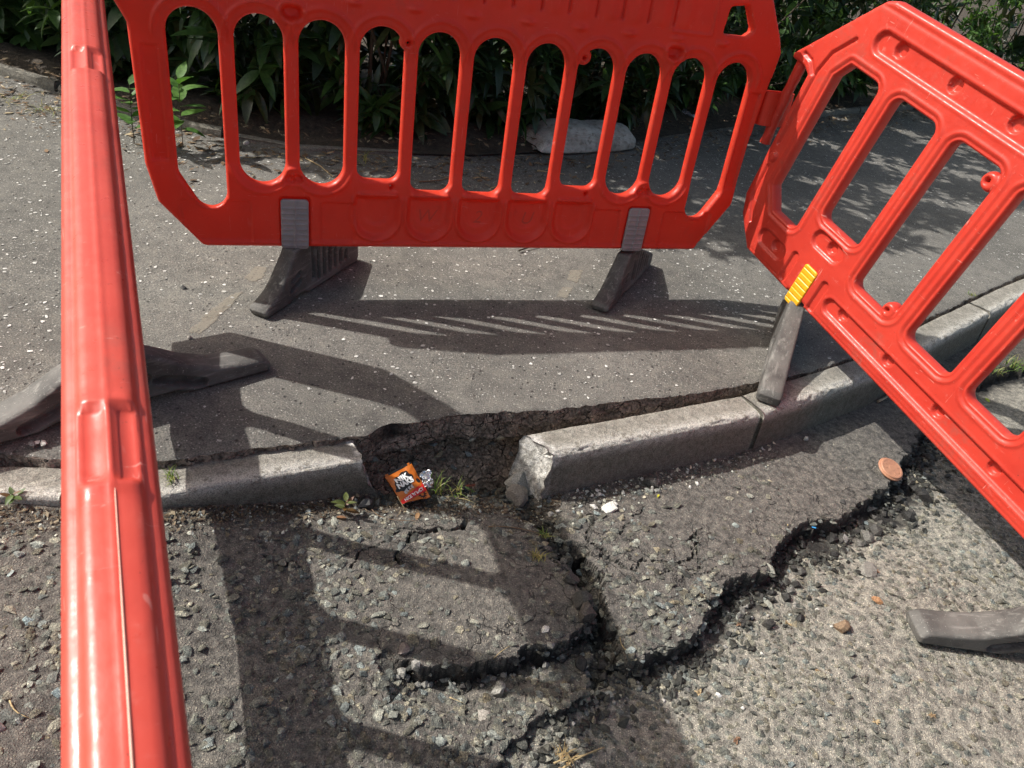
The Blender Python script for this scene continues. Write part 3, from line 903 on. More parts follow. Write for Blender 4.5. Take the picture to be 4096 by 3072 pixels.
def foot(parent, root_mw, loc, ang, kind, label=None):
    """rubber foot, long axis local x (toe at -x), standing on local z = 0"""
    if kind == 'ribbed':
        out = [(-0.205, 0.0), (-0.212, 0.018), (-0.202, 0.030), (-0.175, 0.038), (-0.14, 0.056), (-0.112, 0.084), (-0.085, 0.122), (-0.062, 0.152), (-0.052, 0.172),
               (0.045, 0.172), (0.075, 0.164), (0.30, 0.070), (0.325, 0.058), (0.328, 0.020), (0.315, 0.0), (0.02, 0.0), (-0.01, 0.012), (-0.05, 0.012), (-0.08, 0.0)]
        hole = [((0.075 + 0.033 * i, 0.030 + 0.002 * i), (0.075 + 0.033 * i, 0.148 - 0.0155 * i), 0.0075) for i in range(6)]
        pk = [((-0.075, 0.045), (-0.03, 0.062), 0.009), ((-0.07, 0.075), (-0.03, 0.090), 0.009)]
        bnd_ = (-0.26, 0.335, -0.005, 0.20); half = 0.035
        rec = (0.035, 0.095, 0.016, 0.062)
    elif kind == 'low':
        out = [(-0.40, 0.0), (-0.405, 0.024), (-0.385, 0.040), (-0.32, 0.044), (-0.25, 0.054), (-0.18, 0.082), (-0.11, 0.125), (-0.06, 0.150), (0.06, 0.150), (0.11, 0.125), (0.18, 0.082),
               (0.25, 0.054), (0.32, 0.044), (0.385, 0.040), (0.405, 0.024), (0.40, 0.0), (0.18, 0.0), (0.14, 0.014), (-0.14, 0.014), (-0.18, 0.0)]
        hole = [((-0.21, 0.022), (-0.10, 0.062), 0.014), ((0.21, 0.022), (0.10, 0.062), 0.014)]
        pk = [((0.03, 0.03), (0.07, 0.075), 0.014), ((-0.03, 0.03), (-0.07, 0.075), 0.014)]
        bnd_ = (-0.41, 0.41, -0.005, 0.156); half = 0.046
        rec = None
    else:  # wedge
        out = [(-0.455, 0.0), (-0.458, 0.028), (-0.44, 0.044), (-0.30, 0.072), (-0.06, 0.170), (-0.045, 0.185), (0.045, 0.185), (0.07, 0.165), (0.26, 0.060), (0.27, 0.02), (0.26, 0.0), (0.05, 0.0), (0.0, 0.012), (-0.1, 0.012), (-0.14, 0.0)]
        hole = [((0.06 + 0.034 * i, 0.03), (0.06 + 0.034 * i, 0.125 - 0.018 * i), 0.008) for i in range(5)]
        pk = [((-0.30, 0.030), (-0.12, 0.060), 0.016)]
        bnd_ = (-0.465, 0.28, -0.005, 0.19); half = 0.040
        rec = None
    s_out = lambda U, V: sd_poly(U, V, out, 0.0) - 0.0
    def rel(u, v):
        h = 0.0
        for a, b, r in hole: h = h + sink(sd_cap(u, v, a, b, r), 0.030, 0.002)
        for a, b, r in pk: h = h + sink(sd_cap(u, v, a, b, r), 0.018, 0.002)
        if rec: h = h + sink(sd_box(u, v, rec[0] + 0.012, 0.10, 0.012, 0.062, 0.006), 0.018, 0.003)
        return h
    tf = lambda u, v: 1.0 - 0.30 * np.clip(v / 0.19, 0, 1)
    f = panel('foot', s_out, bnd_, 0.0030, half, M['rubber'], parent, edge=0.72, pr=0.010, rf=rel, rb=rel, tfun=tf)
    mw = Matrix.Translation(loc) @ Matrix.Rotation(ang, 4, 'Z')
    f.matrix_local = root_mw.inverted() @ mw
    LOCAL[f.name] = root_mw.inverted() @ mw
    if label: f['label'] = label
    return f


def clip_plate(parent, u0, u1, v0, v1, y, mat, rows, mid_rib, label):
    cu, cv = (u0 + u1) / 2, (v0 + v1) / 2; hu, hv = (u1 - u0) / 2, (v1 - v0) / 2
    s = lambda U, V: sd_box(U, V, cu, cv, hu, hv, 0.011)
    def rel(u, v):
        h = np.zeros_like(u)
        for k in range(rows):
            vv = v0 + (v1 - v0) * (k + 0.75) / (rows + (1.3 if mid_rib else 0.5))
            h = h + bead(v, vv, 0.0016, 0.0042 if mid_rib else -0.0045)
        if mid_rib: h = h + bead(u, cu, 0.0024, 0.0046)
        return h
    p = panel('foot_clip', s, (u0 - 0.002, u1 + 0.002, v0 - 0.002, v1 + 0.002), 0.0022, 0.006, mat, parent, edge=0.5, pr=0.005, rf=rel)
    p.location.y = y
    p['label'] = label
    return p


# ---------------- barrier across the footway (seen from its shaded side)
B1U, B1V, B1N = (0.91497, 0.40296, 0.01197), (-0.03900, 0.05900, 0.99750), (0.402, -0.913, 0.070)
MW1 = frame((-0.178, 2.448, 0.0), B1U, B1V, B1N)
b1 = root_at('red_barrier', MW1, 'upright red plastic barrier with eleven arched slots standing across the footway', 'barrier', 'linked red barriers round the hole')
S1C = [-0.903 + 0.1715 * i for i in range(11)]
S1B = [0.303, 0.382, 0.382, 0.405, 0.372, 0.372, 0.372, 0.405, 0.382, 0.382, 0.305]
OUT1 = [(-0.915, 0.181), (-1.030, 0.318), (-1.054, 0.43), (-1.060, 0.800), (-1.085, 0.850), (-1.14, 0.872), (-1.16, 0.93), (-0.99, 1.085), (0.86, 1.085), (0.948, 0.94), (0.967, 0.895), (0.941, 0.58), (0.940, 0.362), (0.826, 0.181)]
TABS = [(-0.315, 0.815), (0.247, 0.822)]


def slot1(U, V, i):
    c, b = S1C[i], S1B[i]; hw = 0.0655; top = 0.851
    if i in (0, 10):
        sg_ = -1 if i == 0 else 1
        pts = []
        for (qx, qy, qr) in ((c - sg_ * (hw - 0.046), b + 0.046, 0.046), (c + sg_ * (hw - 0.034), 0.415, 0.034), (c - sg_ * (hw - 0.02), 0.5, 0.02), (c + sg_ * (hw - 0.02), 0.5, 0.02)):
            pts += [(qx + qr * math.cos(t), qy + qr * math.sin(t)) for t in np.linspace(0, 2 * math.pi, 24, endpoint=False)]
        s = np.minimum(sd_poly(U, V, hull2(pts)), sd_box(U, V, c, 0.62, hw, 0.166))
        return np.minimum(s, np.hypot(U - c, V - (top - hw)) - hw)
    if i in (3, 4, 5, 6, 7):
        lo = sd_box(U, V, c, (top - hw + b) / 2, hw, (top - hw - b) / 2, 0.034)
        s = np.minimum(lo, np.hypot(U - c, V - (top - hw)) - hw)
        mid = sd_box(U, V, c, (top - hw + b + 0.04) / 2 + 0.0, hw, (top - hw - b - 0.04) / 2, 0.0)
        return np.minimum(s, mid)
    return sd_cap(U, V, (c, top - hw), (c, b + hw), hw)


def sdf1(U, V):
    s = sd_rpoly(U, V, OUT1, 0.022)
    for i in range(11): s = np.maximum(s, -slot1(U, V, i))
    for (a, b) in TABS: s = np.minimum(s, np.hypot(U - a, V - b) - 0.024)
    for (a, b) in TABS: s = np.maximum(s, -(np.hypot(U - a, V - b + 0.002) - 0.0045))
    for a in (-0.345, 0.335): s = np.maximum(s, -(np.hypot(U - a, V - 0.385) - 0.0045))
    hd = sd_poly(U, V, [(0.735, 0.945), (0.74, 1.005), (0.785, 1.012), (0.818, 0.955), (0.805, 0.945)], 0.012)
    return np.maximum(s, -hd)


def rel1(u, v):
    h = np.zeros_like(u)
    for i in range(11):
        s = slot1(u, v, i)
        up = sstep(0.76, 0.80, v)
        h = h + bead(s, 0.030, 0.006, 0.0035) * up
        dn = sstep(0.45, 0.40, v)
        if i in (1, 2, 8, 9): h = h + bead(s, 0.026, 0.006, 0.003) * dn
    for i in range(3, 8):
        c = S1C[i]
        D = np.maximum(sd_cap(u, v, (c, 0.345), (c, 0.285), 0.068), v - 0.352)
        h = h + sink(D, 0.0055, 0.010) + bead(D, 0.010, 0.005, 0.003) * sstep(0.36, 0.34, v)
        D2 = np.maximum(sd_cap(u, v, (c, 0.345), (c, 0.30), 0.045), v - 0.345)
        h = h + sink(D2, 0.0018, 0.012)
        h = h + bead(v, 0.362, 0.0055, 0.006) * sstep(0.066, 0.058, np.abs(u - c))
    for c in [S1C[i] + 0.0857 for i in range(2, 10)]:
        h = h + 0.006 * np.exp(-((u - c) / 0.018) ** 2 - ((v - 0.905) / 0.008) ** 2)
    for k in range(12):
        c = -0.46 + 0.09 * k
        h = h + sink(sd_box(u, v, c, 1.02, 0.0045, 0.080, 0.004), 0.006, 0.003)
        h = h + 0.003 * np.exp(-((u - c - 0.045) / 0.02) ** 2) * sstep(0.925, 0.955, v)
    for cu, hu in ((-0.87, 0.10), (-0.51, 0.055), (0.43, 0.055), (0.76, 0.10)):
        s = sd_box(u, v, cu, 0.262, hu, 0.068, 0.012)
        h = h + sink(s, 0.0035, 0.004) * (np.abs(u) > 0.2)
    for cu in (-0.643, 0.559):
        h = h + sink(sd_cap(u, v, (cu - 0.012, 0.398), (cu + 0.012, 0.398), 0.014), 0.006, 0.005) * sstep(0.385, 0.39, v)
        h = h + bead(np.hypot(u - cu, v - 0.392), 0.040, 0.006, 0.0035) * sstep(0.38, 0.395, v) * sstep(0.47, 0.43, v)
        h = h + sink(sd_box(u, v, cu, 0.26, 0.046, 0.085, 0.012), 0.006, 0.003)
        s = sd_cap(u, v, (cu - 0.010, 0.862), (cu + 0.010, 0.862), 0.016)
        h = h + sink(s, 0.010, 0.004) + bead(s, 0.010, 0.005, 0.003)
    h = h + bead(v, 0.195, 0.006, 0.003)
    for cu, a, b in ((-1.012, 0.44, 0.75), (0.912, 0.42, 0.76)):
        h = h + sink(sd_box(u, v, cu, (a + b) / 2, 0.022, (b - a) / 2, 0.004), 0.004, 0.004)
    s = sd_box(u, v, 0.60, 1.0, 0.075, 0.075, 0.006); h = h + bead(s, 0, 0.004, 0.003)
    return h


pn1 = panel('panel', sdf1, (-1.17, 0.975, 0.175, 1.09), 0.0040, 0.0215, M['red1'], b1, edge=0.42, pr=0.0105, rf=lambda u, v: 2.2 * rel1(u, v), tfun=lambda u, v: 1 - 0.28 * sstep(0.38, 0.46, v) * sstep(0.85, 0.78, v))
c1a = clip_plate(b1, -0.685, -0.601, 0.176, 0.338, -0.0205, M['grey_plug'], 8, True, 'grey ribbed clip above the left foot')
c1b = clip_plate(b1, 0.517, 0.599, 0.176, 0.340, -0.0205, M['grey_plug'], 8, True, 'grey ribbed clip above the right foot')
f1a = foot(b1, MW1, (-0.765, 2.205, 0.002), math.radians(74), 'ribbed')
f1b = foot(b1, MW1, (0.328, 2.688, 0.002), math.radians(70), 'ribbed')
reparent(c1a, f1a); reparent(c1b, f1b)
# sleeve at the right end that takes the next barrier's pin
an = np.linspace(0, 2 * np.pi, 40, endpoint=False)
ring = np.stack([1.018 + 0.060 * np.sign(np.cos(an)) * np.abs(np.cos(an)) ** 0.75, 0.026 * np.sign(np.sin(an)) * np.abs(np.sin(an)) ** 0.75], 1)
inn = np.stack([1.018 + 0.0555 * np.sign(np.cos(an)) * np.abs(np.cos(an)) ** 0.75, 0.0215 * np.sign(np.sin(an)) * np.abs(np.sin(an)) ** 0.75], 1)
lv = [(0.655, ring), (0.658, ring * (1, 1.04)), (0.71, ring), (0.765, ring), (0.768, ring), (0.768, inn), (0.70, inn), (0.655, inn), (0.655, ring)]
V = np.vstack([np.column_stack([r[:, 0], r[:, 1], np.full(40, z + 0.002 * 0)]) for z, r in lv])
F = np.array([(i * 40 + j, i * 40 + (j + 1) % 40, (i + 1) * 40 + (j + 1) % 40, (i + 1) * 40 + j) for i in range(len(lv) - 1) for j in range(40)])
sl = link('hook_sleeve', mesh_np('hook_sleeve', V, F, False), M['red1'], b1)
reparent(sl, pn1)
# faint print showing through the bottom recesses
def letter(txt, size, cu, cv, y, parent, mat, name='lettering', shear=0.0, mirror=False):
    fc = bpy.data.curves.new('txt', 'FONT'); fc.body = txt; fc.size = size; fc.align_x = 'CENTER'; fc.align_y = 'CENTER'; fc.shear = shear
    fo = bpy.data.objects.new('txt', fc); COL.objects.link(fo)
    bpy.context.view_layer.update()
    me = bpy.data.meshes.new_from_object(fo.evaluated_get(bpy.context.evaluated_depsgraph_get()))
    bpy.data.objects.remove(fo)
    co = np.zeros(len(me.vertices) * 3); me.vertices.foreach_get('co', co); co = co.reshape(-1, 3)
    sx = -1 if mirror else 1
    co = np.column_stack([co[:, 0] * sx + cu, np.full(len(co), y), co[:, 1] + cv])
    me.vertices.foreach_set('co', co.ravel()); me.materials.clear()
    return link(name, me, mat, parent)


for tx_, i_, du in (('W', 4, -0.008), ('2', 5, 0.0), ('U', 6, 0.006)):
    letter(tx_, 0.062, S1C[i_] + du, 0.287, -0.0062, pn1, M['smudge'], shear=0.25)


# ---------------- barrier leaning down to the road on the right
B2U, B2V, B2N = (0.51490, -0.83950, -0.17357), (0.11828, -0.13096, 0.98431), (-0.84905, -0.52735, 0.03186)
MW2 = frame((0.9347, 2.5279, 0.160), B2U, B2V, B2N)
b2 = root_at('red_barrier', MW2, 'tilted red plastic barrier with wide slots and a yellow clip, leaning off the kerb', 'barrier', 'linked red barriers round the hole')
OUT2 = [(-0.30, 0.032), (-0.400, 0.120), (-0.432, 0.19), (-0.440, 0.640), (-0.470, 0.655), (-0.535, 0.655), (-0.540, 0.672), (-0.300, 0.935), (-0.262, 0.950), (1.40, 0.950), (1.44, 0.935), (1.66, 0.69), (1.57, 0.64), (1.56, 0.19), (1.53, 0.12), (1.44, 0.032)]
S2 = [(-0.245, 0.215), (0.000, 0.314), (0.2445, 0.218), (0.4935, 0.212), (0.742, 0.212), (0.990, 0.314), (1.235, 0.215), (1.43, 0.26)]


def slot2(U, V, i):
    c, b = S2[i]; hw = 0.088 if i < 7 else 0.06; top = 0.740 if i < 7 else 0.70
    s = sd_box(U, V, c, (top + b) / 2, hw, (top - b) / 2, 0.030)
    if i == 0: s = np.maximum(s, sd_poly(U, V, [(c - hw, 0.285), (c - 0.03, b), (c + hw, b), (c + hw, top), (c - 0.05, top), (c - hw, top - 0.055)], 0.0))
    return s


def sdf2(U, V):
    s = sd_rpoly(U, V, OUT2, 0.006)
    for i in range(8): s = np.maximum(s, -slot2(U, V, i))
    tabs = [(0.316, 0.700), (0.312, 0.238)]
    for a, b in tabs: s = np.minimum(s, np.maximum(np.hypot(U - a, V - b) - 0.028, -1))
    for a, b in tabs: s = np.maximum(s, -(np.hypot(U - a + 0.006, V - b) - 0.0045))
    s = np.maximum(s, -sd_box(U, V, 0.0 - 0.0, 0.02, 0.045, 0.02, 0.0))
    return s


def rel2(u, v):
    h = np.zeros_like(u)
    for i in range(8):
        s = slot2(u, v, i)
        h = h + bead(s, 0.013, 0.0035, -0.0040) + bead(s, 0.026, 0.005, 0.0028)
    top = sd_box(u, v, 0.62, 0.838, 0.88, 0.034, 0.034)
    h = h + sink(top, 0.012, 0.007) + bead(top, 0.008, 0.004, 0.0015)
    bot = sd_box(u, v, 0.57, 0.108, 0.46, 0.027, 0.027)
    h = h + sink(bot, 0.012, 0.007) + bead(bot, 0.008, 0.004, 0.0015)
    for k in range(9):
        s = np.hypot(u + 0.165 - 0.2195 * k, v - 0.846) - 0.022
        h = h + sink(s, 0.016, 0.004)
    for k in range(5):
        s = np.hypot(u - 0.188 - 0.2205 * k, v - 0.117) - 0.020
        h = h + sink(s, 0.014, 0.004)
    for c, cv, hw in ((-0.205, 0.118, 0.075), (0.0, 0.255, 0.072)):
        s = sd_box(u, v, c, cv, hw, 0.032, 0.032); h = h + sink(s, 0.011, 0.006)
        h = h + sink(np.hypot(u - c - 0.012, v - cv - 0.004) - 0.020, 0.014, 0.004)
    for a, b in (((-0.091, 0.062), (-0.091, 0.150)), ((0.075, 0.048), (0.075, 0.148))):
        h = h + sink(sd_cap(u, v, a, b, 0.016), 0.009, 0.005)
    for P in ([(-0.326, 0.807), (-0.384, 0.738), (-0.404, 0.670), (-0.402, 0.41)], [(-0.397, 0.321), (-0.393, 0.2), (-0.345, 0.125)], [(-0.487, 0.691), (-0.45, 0.684), (-0.418, 0.655)]):
        h = h + sink(d_line(u, v, P) - 0.007, 0.008, 0.004)
    h = h + 0.010 * sstep(0.020, 0.012, np.hypot(u + 0.394, v - 0.363))
    h = h + bead(v, 0.925, 0.006, -0.0025) + bead(v, 0.048, 0.004, -0.002)
    return h


pn2 = panel('panel', sdf2, (-0.545, 1.67, 0.028, 0.955), 0.0037, 0.0255, M['red2'], b2, edge=0.42, pr=0.013, rf=rel2)
c2a = clip_plate(b2, -0.034, 0.030, 0.006, 0.165, -0.024, M['yellow_plug'], 7, False, 'yellow ridged clip above the foot on the kerb')
P = [(-0.505, 0.0, 0.665), (-0.502, 0.0, 0.655), (-0.499, 0.001, 0.56), (-0.492, -0.001, 0.50), (-0.486, 0.0, 0.40), (-0.482, 0.0, 0.372), (-0.481, 0.0, 0.366)]
V, F, E = tube_np(smooth_path(P, 0.006, 2), 0.0185, 14)
V[-1] += (0.001, 0, -0.008)
V = V + 0.002 * np.column_stack([vn(V[:, 2] * 60, V[:, 0] * 80, 3), vn(V[:, 2] * 60, V[:, 1] * 80, 4), V[:, 0] * 0])
hp = link('hook_pin', mesh_np('hook_pin', V, np.vstack([F, np.column_stack([E, E[:, 2]])]), True), M['red2'], b2)
reparent(hp, pn2)
f2a = foot(b2, MW2, (0.945, 2.535, 0.0), math.atan2(0.435, 0.125) , 'wedge', 'black rubber foot with its toe on the kerb')
foot(b2, MW2, (1.535, 1.425, -0.152), math.radians(4), 'low', 'black rubber foot standing on the road')

reparent(c2a, f2a)
# ---------------- barrier running past the camera on the left, seen along its top rail
B3U, B3V = Vector((-0.5076, 0.8565, 0.0950)), Vector((0.1170, -0.0410, 0.9923))
B3N = B3U.cross(B3V).normalized(); B3V = B3N.cross(B3U).normalized()
MW3 = frame((-0.157, 0.197, 0.88), B3U, B3V, B3N)
b3r = root_at('red_barrier', MW3, 'near red barrier seen along its top rail, out of focus at the left', 'barrier', 'linked red barriers round the hole')
L0, L1 = -0.42, 1.955
S3C = [0.035 + 0.27 * i for i in range(7)]


def sdf3(U, V):
    s = sd_poly(U, V, [(L0 + 0.14, -0.86), (L1 - 0.14, -0.86), (L1, -0.70), (L1, -0.26), (L1 - 0.20, -0.012), (L0 + 0.2, -0.012), (L0, -0.26), (L0, -0.70)], 0.0)
    for i, c in enumerate(S3C):
        s = np.maximum(s, -sd_box(U, V, c, -0.45, 0.106, 0.240, 0.04))
    return s


panel('panel', sdf3, (L0 - 0.01, L1 + 0.01, -0.865, -0.005), 0.0080, 0.016, M['red3'], b3r, edge=0.3, pr=0.012)
# top rail: lofted section with moulded notches
ls = np.concatenate([np.linspace(L0 + 0.185, L1 - 0.185, 430)])
wq = np.array([-0.0315, -0.0320, -0.0318, -0.0300, -0.0270, -0.0235, -0.0215, -0.0195, -0.0165, -0.012, -0.006, -0.0022, 0.0, 0.0022, 0.006, 0.012, 0.0165, 0.0195, 0.0215, 0.0235, 0.0270, 0.0300, 0.0318, 0.0320, 0.0315])
zq = np.array([-0.060, -0.040, -0.022, -0.0135, -0.0100, -0.0092, -0.0082, -0.0050, -0.0020, -0.0008, 0.0, 0.0002, 0.0012, 0.0002, 0.0, -0.0008, -0.0020, -0.0050, -0.0082, -0.0092, -0.0100, -0.0135, -0.022, -0.040, -0.060])
LS, WQ = np.meshgrid(ls, wq, indexing='ij'); ZQ = np.broadcast_to(zq, LS.shape).copy()
for c0 in (-0.22, 0.247, 1.01, 1.72):
    inn_ = sstep(c0 - 0.042, c0 - 0.036, LS) * sstep(c0 + 0.042, c0 + 0.036, LS)
    ZQ = ZQ - 0.0050 * inn_ * sstep(0.0185, 0.0165, np.abs(WQ)) * sstep(0.0030, 0.0050, np.abs(WQ - 0.001))
    for e0 in (c0 - 0.044, c0 + 0.044):
        ZQ = ZQ + 0.0022 * np.exp(-((LS - e0) / 0.006) ** 2) * sstep(0.021, 0.017, np.abs(WQ))
ZQ = ZQ + 0.0006 * fbm(LS, WQ, 30, 3, 301)
Vr = np.stack([LS, -WQ, ZQ], -1).reshape(-1, 3)
rail = link('top_rail', mesh_np('top_rail', Vr, grid_faces(len(ls), len(wq), True), True), M['red3'], b3r)
sm = Bag()
sP = np.column_stack([ls, -0.0022 * vn(ls * 7, ls * 0, 4), np.full(len(ls), 0.0008)])
keep = (ls < 0.205)
sw = (0.0004 + 0.0009 * sstep(-0.6, 0.5, vn(ls * 22, ls * 0, 8))) * np.interp(ls, [-0.3, 0.05, 0.2], [1.1, 0.9, 0.5])
sm.tube(sP[keep], sw[keep] * 0.75, 6)
link('mould_seam', sm.mesh('mould_seam'), M['seam'], rail)
foot(b3r, MW3, (-0.985, 1.472, 0.004), math.atan2(0.495, 0.463) + math.pi, 'low', 'black rubber foot on the footway edge under the near rail')
foot(b3r, MW3, (-0.27, 0.235, -0.140), math.atan2(0.495, 0.463) + math.pi, 'low')


# ================================================================== LOOSE AND GROWING THINGS
def hull_proto(seed, n=12, flat=0.65, jit=0.35):
    r = np.random.default_rng(seed)
    P = r.normal(size=(n, 3)); P /= np.linalg.norm(P, axis=1)[:, None]
    P *= (1 - jit * r.random((n, 1))); P[:, 2] *= flat; P[:, 0] *= 1.0 + 0.35 * r.random()
    bm = bmesh.new()
    vs = [bm.verts.new(p) for p in P]
    res = bmesh.ops.convex_hull(bm, input=vs)
    bmesh.ops.delete(bm, geom=[g for g in res['geom_interior'] if isinstance(g, bmesh.types.BMVert)], context='VERTS')
    bmesh.ops.triangulate(bm, faces=bm.faces[:])
    bm.verts.index_update()
    V = np.array([v.co[:] for v in bm.verts]); F = np.array([[v.index for v in f.verts] for f in bm.faces])
    bm.free()
    return V, F


PROTO = [hull_proto(400 + i) for i in range(14)]
PROTO_M = [hull_proto(470 + i, 17, 0.62, 0.24) for i in range(14)]
PROTO_R = [hull_proto(440 + i, 20, 0.55, 0.14) for i in range(10)]


def scatter(name, pos, size, col, mat, protos, squash=(0.45, 0.8), parent=None, smooth=False, tilt=0.25):
    """many small stones as one mesh"""
    pos = np.asarray(pos); N = len(pos)
    VV, FF, CC = [], [], []; base = 0
    which = rng.integers(0, len(protos), N)
    for k, (V, F) in enumerate(protos):
        ii = np.nonzero(which == k)[0]
        if len(ii) == 0: continue
        n = len(ii); a = rng.random(n) * 2 * np.pi; tx = rng.normal(0, tilt, n); ty = rng.normal(0, tilt, n)
        sx = size[ii] * (0.8 + 0.5 * rng.random(n)); sy = size[ii] * (0.7 + 0.35 * rng.random(n)); sz = size[ii] * (squash[0] + (squash[1] - squash[0]) * rng.random(n))
        v = V[None] * np.stack([sx, sy, sz], 1)[:, None, :]
        v[:, :, 2] += v[:, :, 0] * tx[:, None] + v[:, :, 1] * ty[:, None]
        c, s = np.cos(a), np.sin(a)
        x = v[:, :, 0] * c[:, None] - v[:, :, 1] * s[:, None]; y = v[:, :, 0] * s[:, None] + v[:, :, 1] * c[:, None]
        w = np.stack([x, y, v[:, :, 2]], -1) + pos[ii][:, None, :]
        VV.append(w.reshape(-1, 3)); CC.append(np.repeat(col[ii], len(V), 0))
        FF.append((F[None] + (np.arange(n) * len(V))[:, None, None] + base).reshape(-1, 3)); base += n * len(V)
    me = mesh_np(name, np.vstack(VV), np.vstack(FF), smooth, np.vstack(CC))
    return link(name, me, mat, parent)


def grey(n, lo, hi, warm=0.06, sd_=0.0):
    g = lo + (hi - lo) * rng.random(n) ** 1.3
    t = rng.normal(0, warm, n)
    return np.clip(np.stack([g * (1.0 + t), g * 1.0, g * (0.85 - t)], 1), 0.005, 0.9)


# ---- aggregate standing proud of the worn road
def road_pts(n, x0, x1, y0, y1):
    return np.column_stack([x0 + (x1 - x0) * rng.random(n), y0 + (y1 - y0) * rng.random(n)])


def put_stones(name, n, box, dens, smin, smax, col, protos, proud, label, squash=(0.45, 0.8), pw=1.6, smooth=False):
    p = road_pts(n, *box)
    k = rng.random(n) < dens(p[:, 0], p[:, 1])
    p = p[k]; n = len(p)
    sz = smin + (smax - smin) * rng.random(n) ** pw
    z = road_z(p[:, 0], p[:, 1]) + sz * (proud[0] + (proud[1] - proud[0]) * rng.random(n))
    o = scatter(name, np.column_stack([p, z]), sz, col(n), M['road'], protos, squash, None, smooth)
    return tag(o, label, 'aggregate', kind='stuff')


def lowmask(x, y): return grid_at(low, x, y)
def darkmask(x, y): return grid_at(dark, x, y)
def offm(x, y): return grid_at(off, x, y)


DCR = np.minimum.reduce([d_line(X, Y, P) for P, w, dp in CRACKS[:9]] + [dA])


def dens_A(x, y):
    d = (grid_at(DCR, x, y) > 0.016) * (1 - lowmask(x, y)) * (offm(x, y) < -0.06) * (darkmask(x, y) < 0.5)
    sm = np.exp(-((x - 0.04) / 0.26) ** 2 - ((y - 1.23) / 0.15) ** 2) + np.exp(-((x - 0.78) / 0.45) ** 2 - ((y - 1.70) / 0.26) ** 2)
    far = sstep(-0.02, -0.25, offm(x, y))
    clump = sstep(-0.35, 0.35, fbm(x, y, 5.5, 3, 501))
    return d * np.clip(1.05 - 0.98 * sm, 0.04, 1) * (0.25 + 0.75 * far) * (0.25 + 0.75 * clump)


put_stones('road_aggregate', 16000, (-1.2, 0.95, 0.62, 1.9), dens_A, 0.0045, 0.0165, lambda n: np.where((rng.random(n) < 0.55)[:, None], grey(n, 0.11, 0.17), grey(n, 0.18, 0.34)), PROTO_M, (-0.22, 0.16), 'coarse grey stone bedded in the dark worn asphalt', (0.5, 0.85), pw=1.5)
put_stones('road_aggregate', 9000, (-1.2, 1.25, 0.62, 2.2), lambda x, y: (1 - lowmask(x, y)) * (offm(x, y) < -0.04) * (0.25 + 0.75 * sstep(-0.3, 0.4, fbm(x, y, 9, 3, 505))), 0.0018, 0.0055, lambda n: np.where((rng.random(n) < 0.55)[:, None], grey(n, 0.10, 0.16), grey(n, 0.13, 0.27)), PROTO, (-0.3, 0.1), 'fine grit bedded in the dark worn asphalt', pw=1.8)
put_stones('road_pebbles', 22000, (-0.05, 1.9, 0.68, 2.6), lambda x, y: lowmask(x, y) * (darkmask(x, y) < 0.6) * (0.45 + 0.55 * sstep(-0.4, 0.3, fbm(x, y, 7, 3, 509))), 0.0042, 0.0145, lambda n: grey(n, 0.125, 0.235, 0.05), PROTO_M, (-0.26, 0.10), 'small rounded grey pebbles set in the pale old road surface', (0.5, 0.8), 1.5)
# loose black crumbs along the broken edges
cr = []
for P, n, w in ((FISSURE, 700, 0.024), (EDGE_A[1:], 330, 0.024), (EDGE_C[4:], 2600, 0.040), (EDGE_C[9:], 1600, 0.050), (EDGE_C[1:5], 200, 0.02)):
    q = resample(P, 0.01); i = rng.integers(0, len(q), n)
    e = rng.normal(0, 1, (n, 2)) * w
    pp = q[i] + e
    if P is not FISSURE:
        if P is EDGE_A[1:] or n == 330: pp[:, 1] -= 0.028
        else: pp = pp + np.array([0.030, -0.030]) * (0.6 + 0.7 * rng.random((n, 1)))
    cr.append(pp)
cr = np.vstack(cr)
kk = (lowmask(cr[:, 0], cr[:, 1]) > 0.4) | (darkmask(cr[:, 0], cr[:, 1]) > 0.3)
kk &= (fbm(cr[:, 0], cr[:, 1], 16, 2, 541) > -0.12)
cr = cr[kk]; n = len(cr); sz = 0.003 + 0.0125 * rng.random(n) ** 2.0
cc = np.where((rng.random(n) < 0.80)[:, None], grey(n, 0.018, 0.065, 0.03), grey(n, 0.10, 0.30))
o = scatter('asphalt_crumbs', np.column_stack([cr, road_z(cr[:, 0], cr[:, 1]) + sz * 0.3]), sz, cc, M['bitumen'], PROTO, (0.6, 1.1))
tag(o, 'black crumbs of broken asphalt along the cracks', 'rubble', kind='stuff')
# crumbs hanging on the broken faces themselves
gz = np.hypot(np.gradient(ROADZ, gx, axis=1), np.gradient(ROADZ, gy, axis=0))
jj, ii_ = np.nonzero((gz > 1.3) & (X > -0.4) & (X < 1.7) & (Y > 0.78) & (Y < 2.3) & (off < -0.06))
NC = 1300; sel = rng.integers(0, len(jj), NC)
px_, py_ = gx[ii_[sel]] + rng.normal(0, 0.003, NC), gy[jj[sel]] + rng.normal(0, 0.003, NC)
sz = 0.0025 + 0.0145 * rng.random(NC) ** 2.6
cc = np.where((rng.random(NC) < 0.6)[:, None], grey(NC, 0.03, 0.09, 0.03), grey(NC, 0.10, 0.22))
o = scatter('broken_asphalt_face', np.column_stack([px_, py_, road_z(px_, py_) - 0.007 * rng.random(NC)]), sz, cc, M['bitumen'], PROTO_M, (0.7, 1.1))
tag(o, 'crumbly broken faces of the asphalt slabs', 'rubble', kind='stuff')
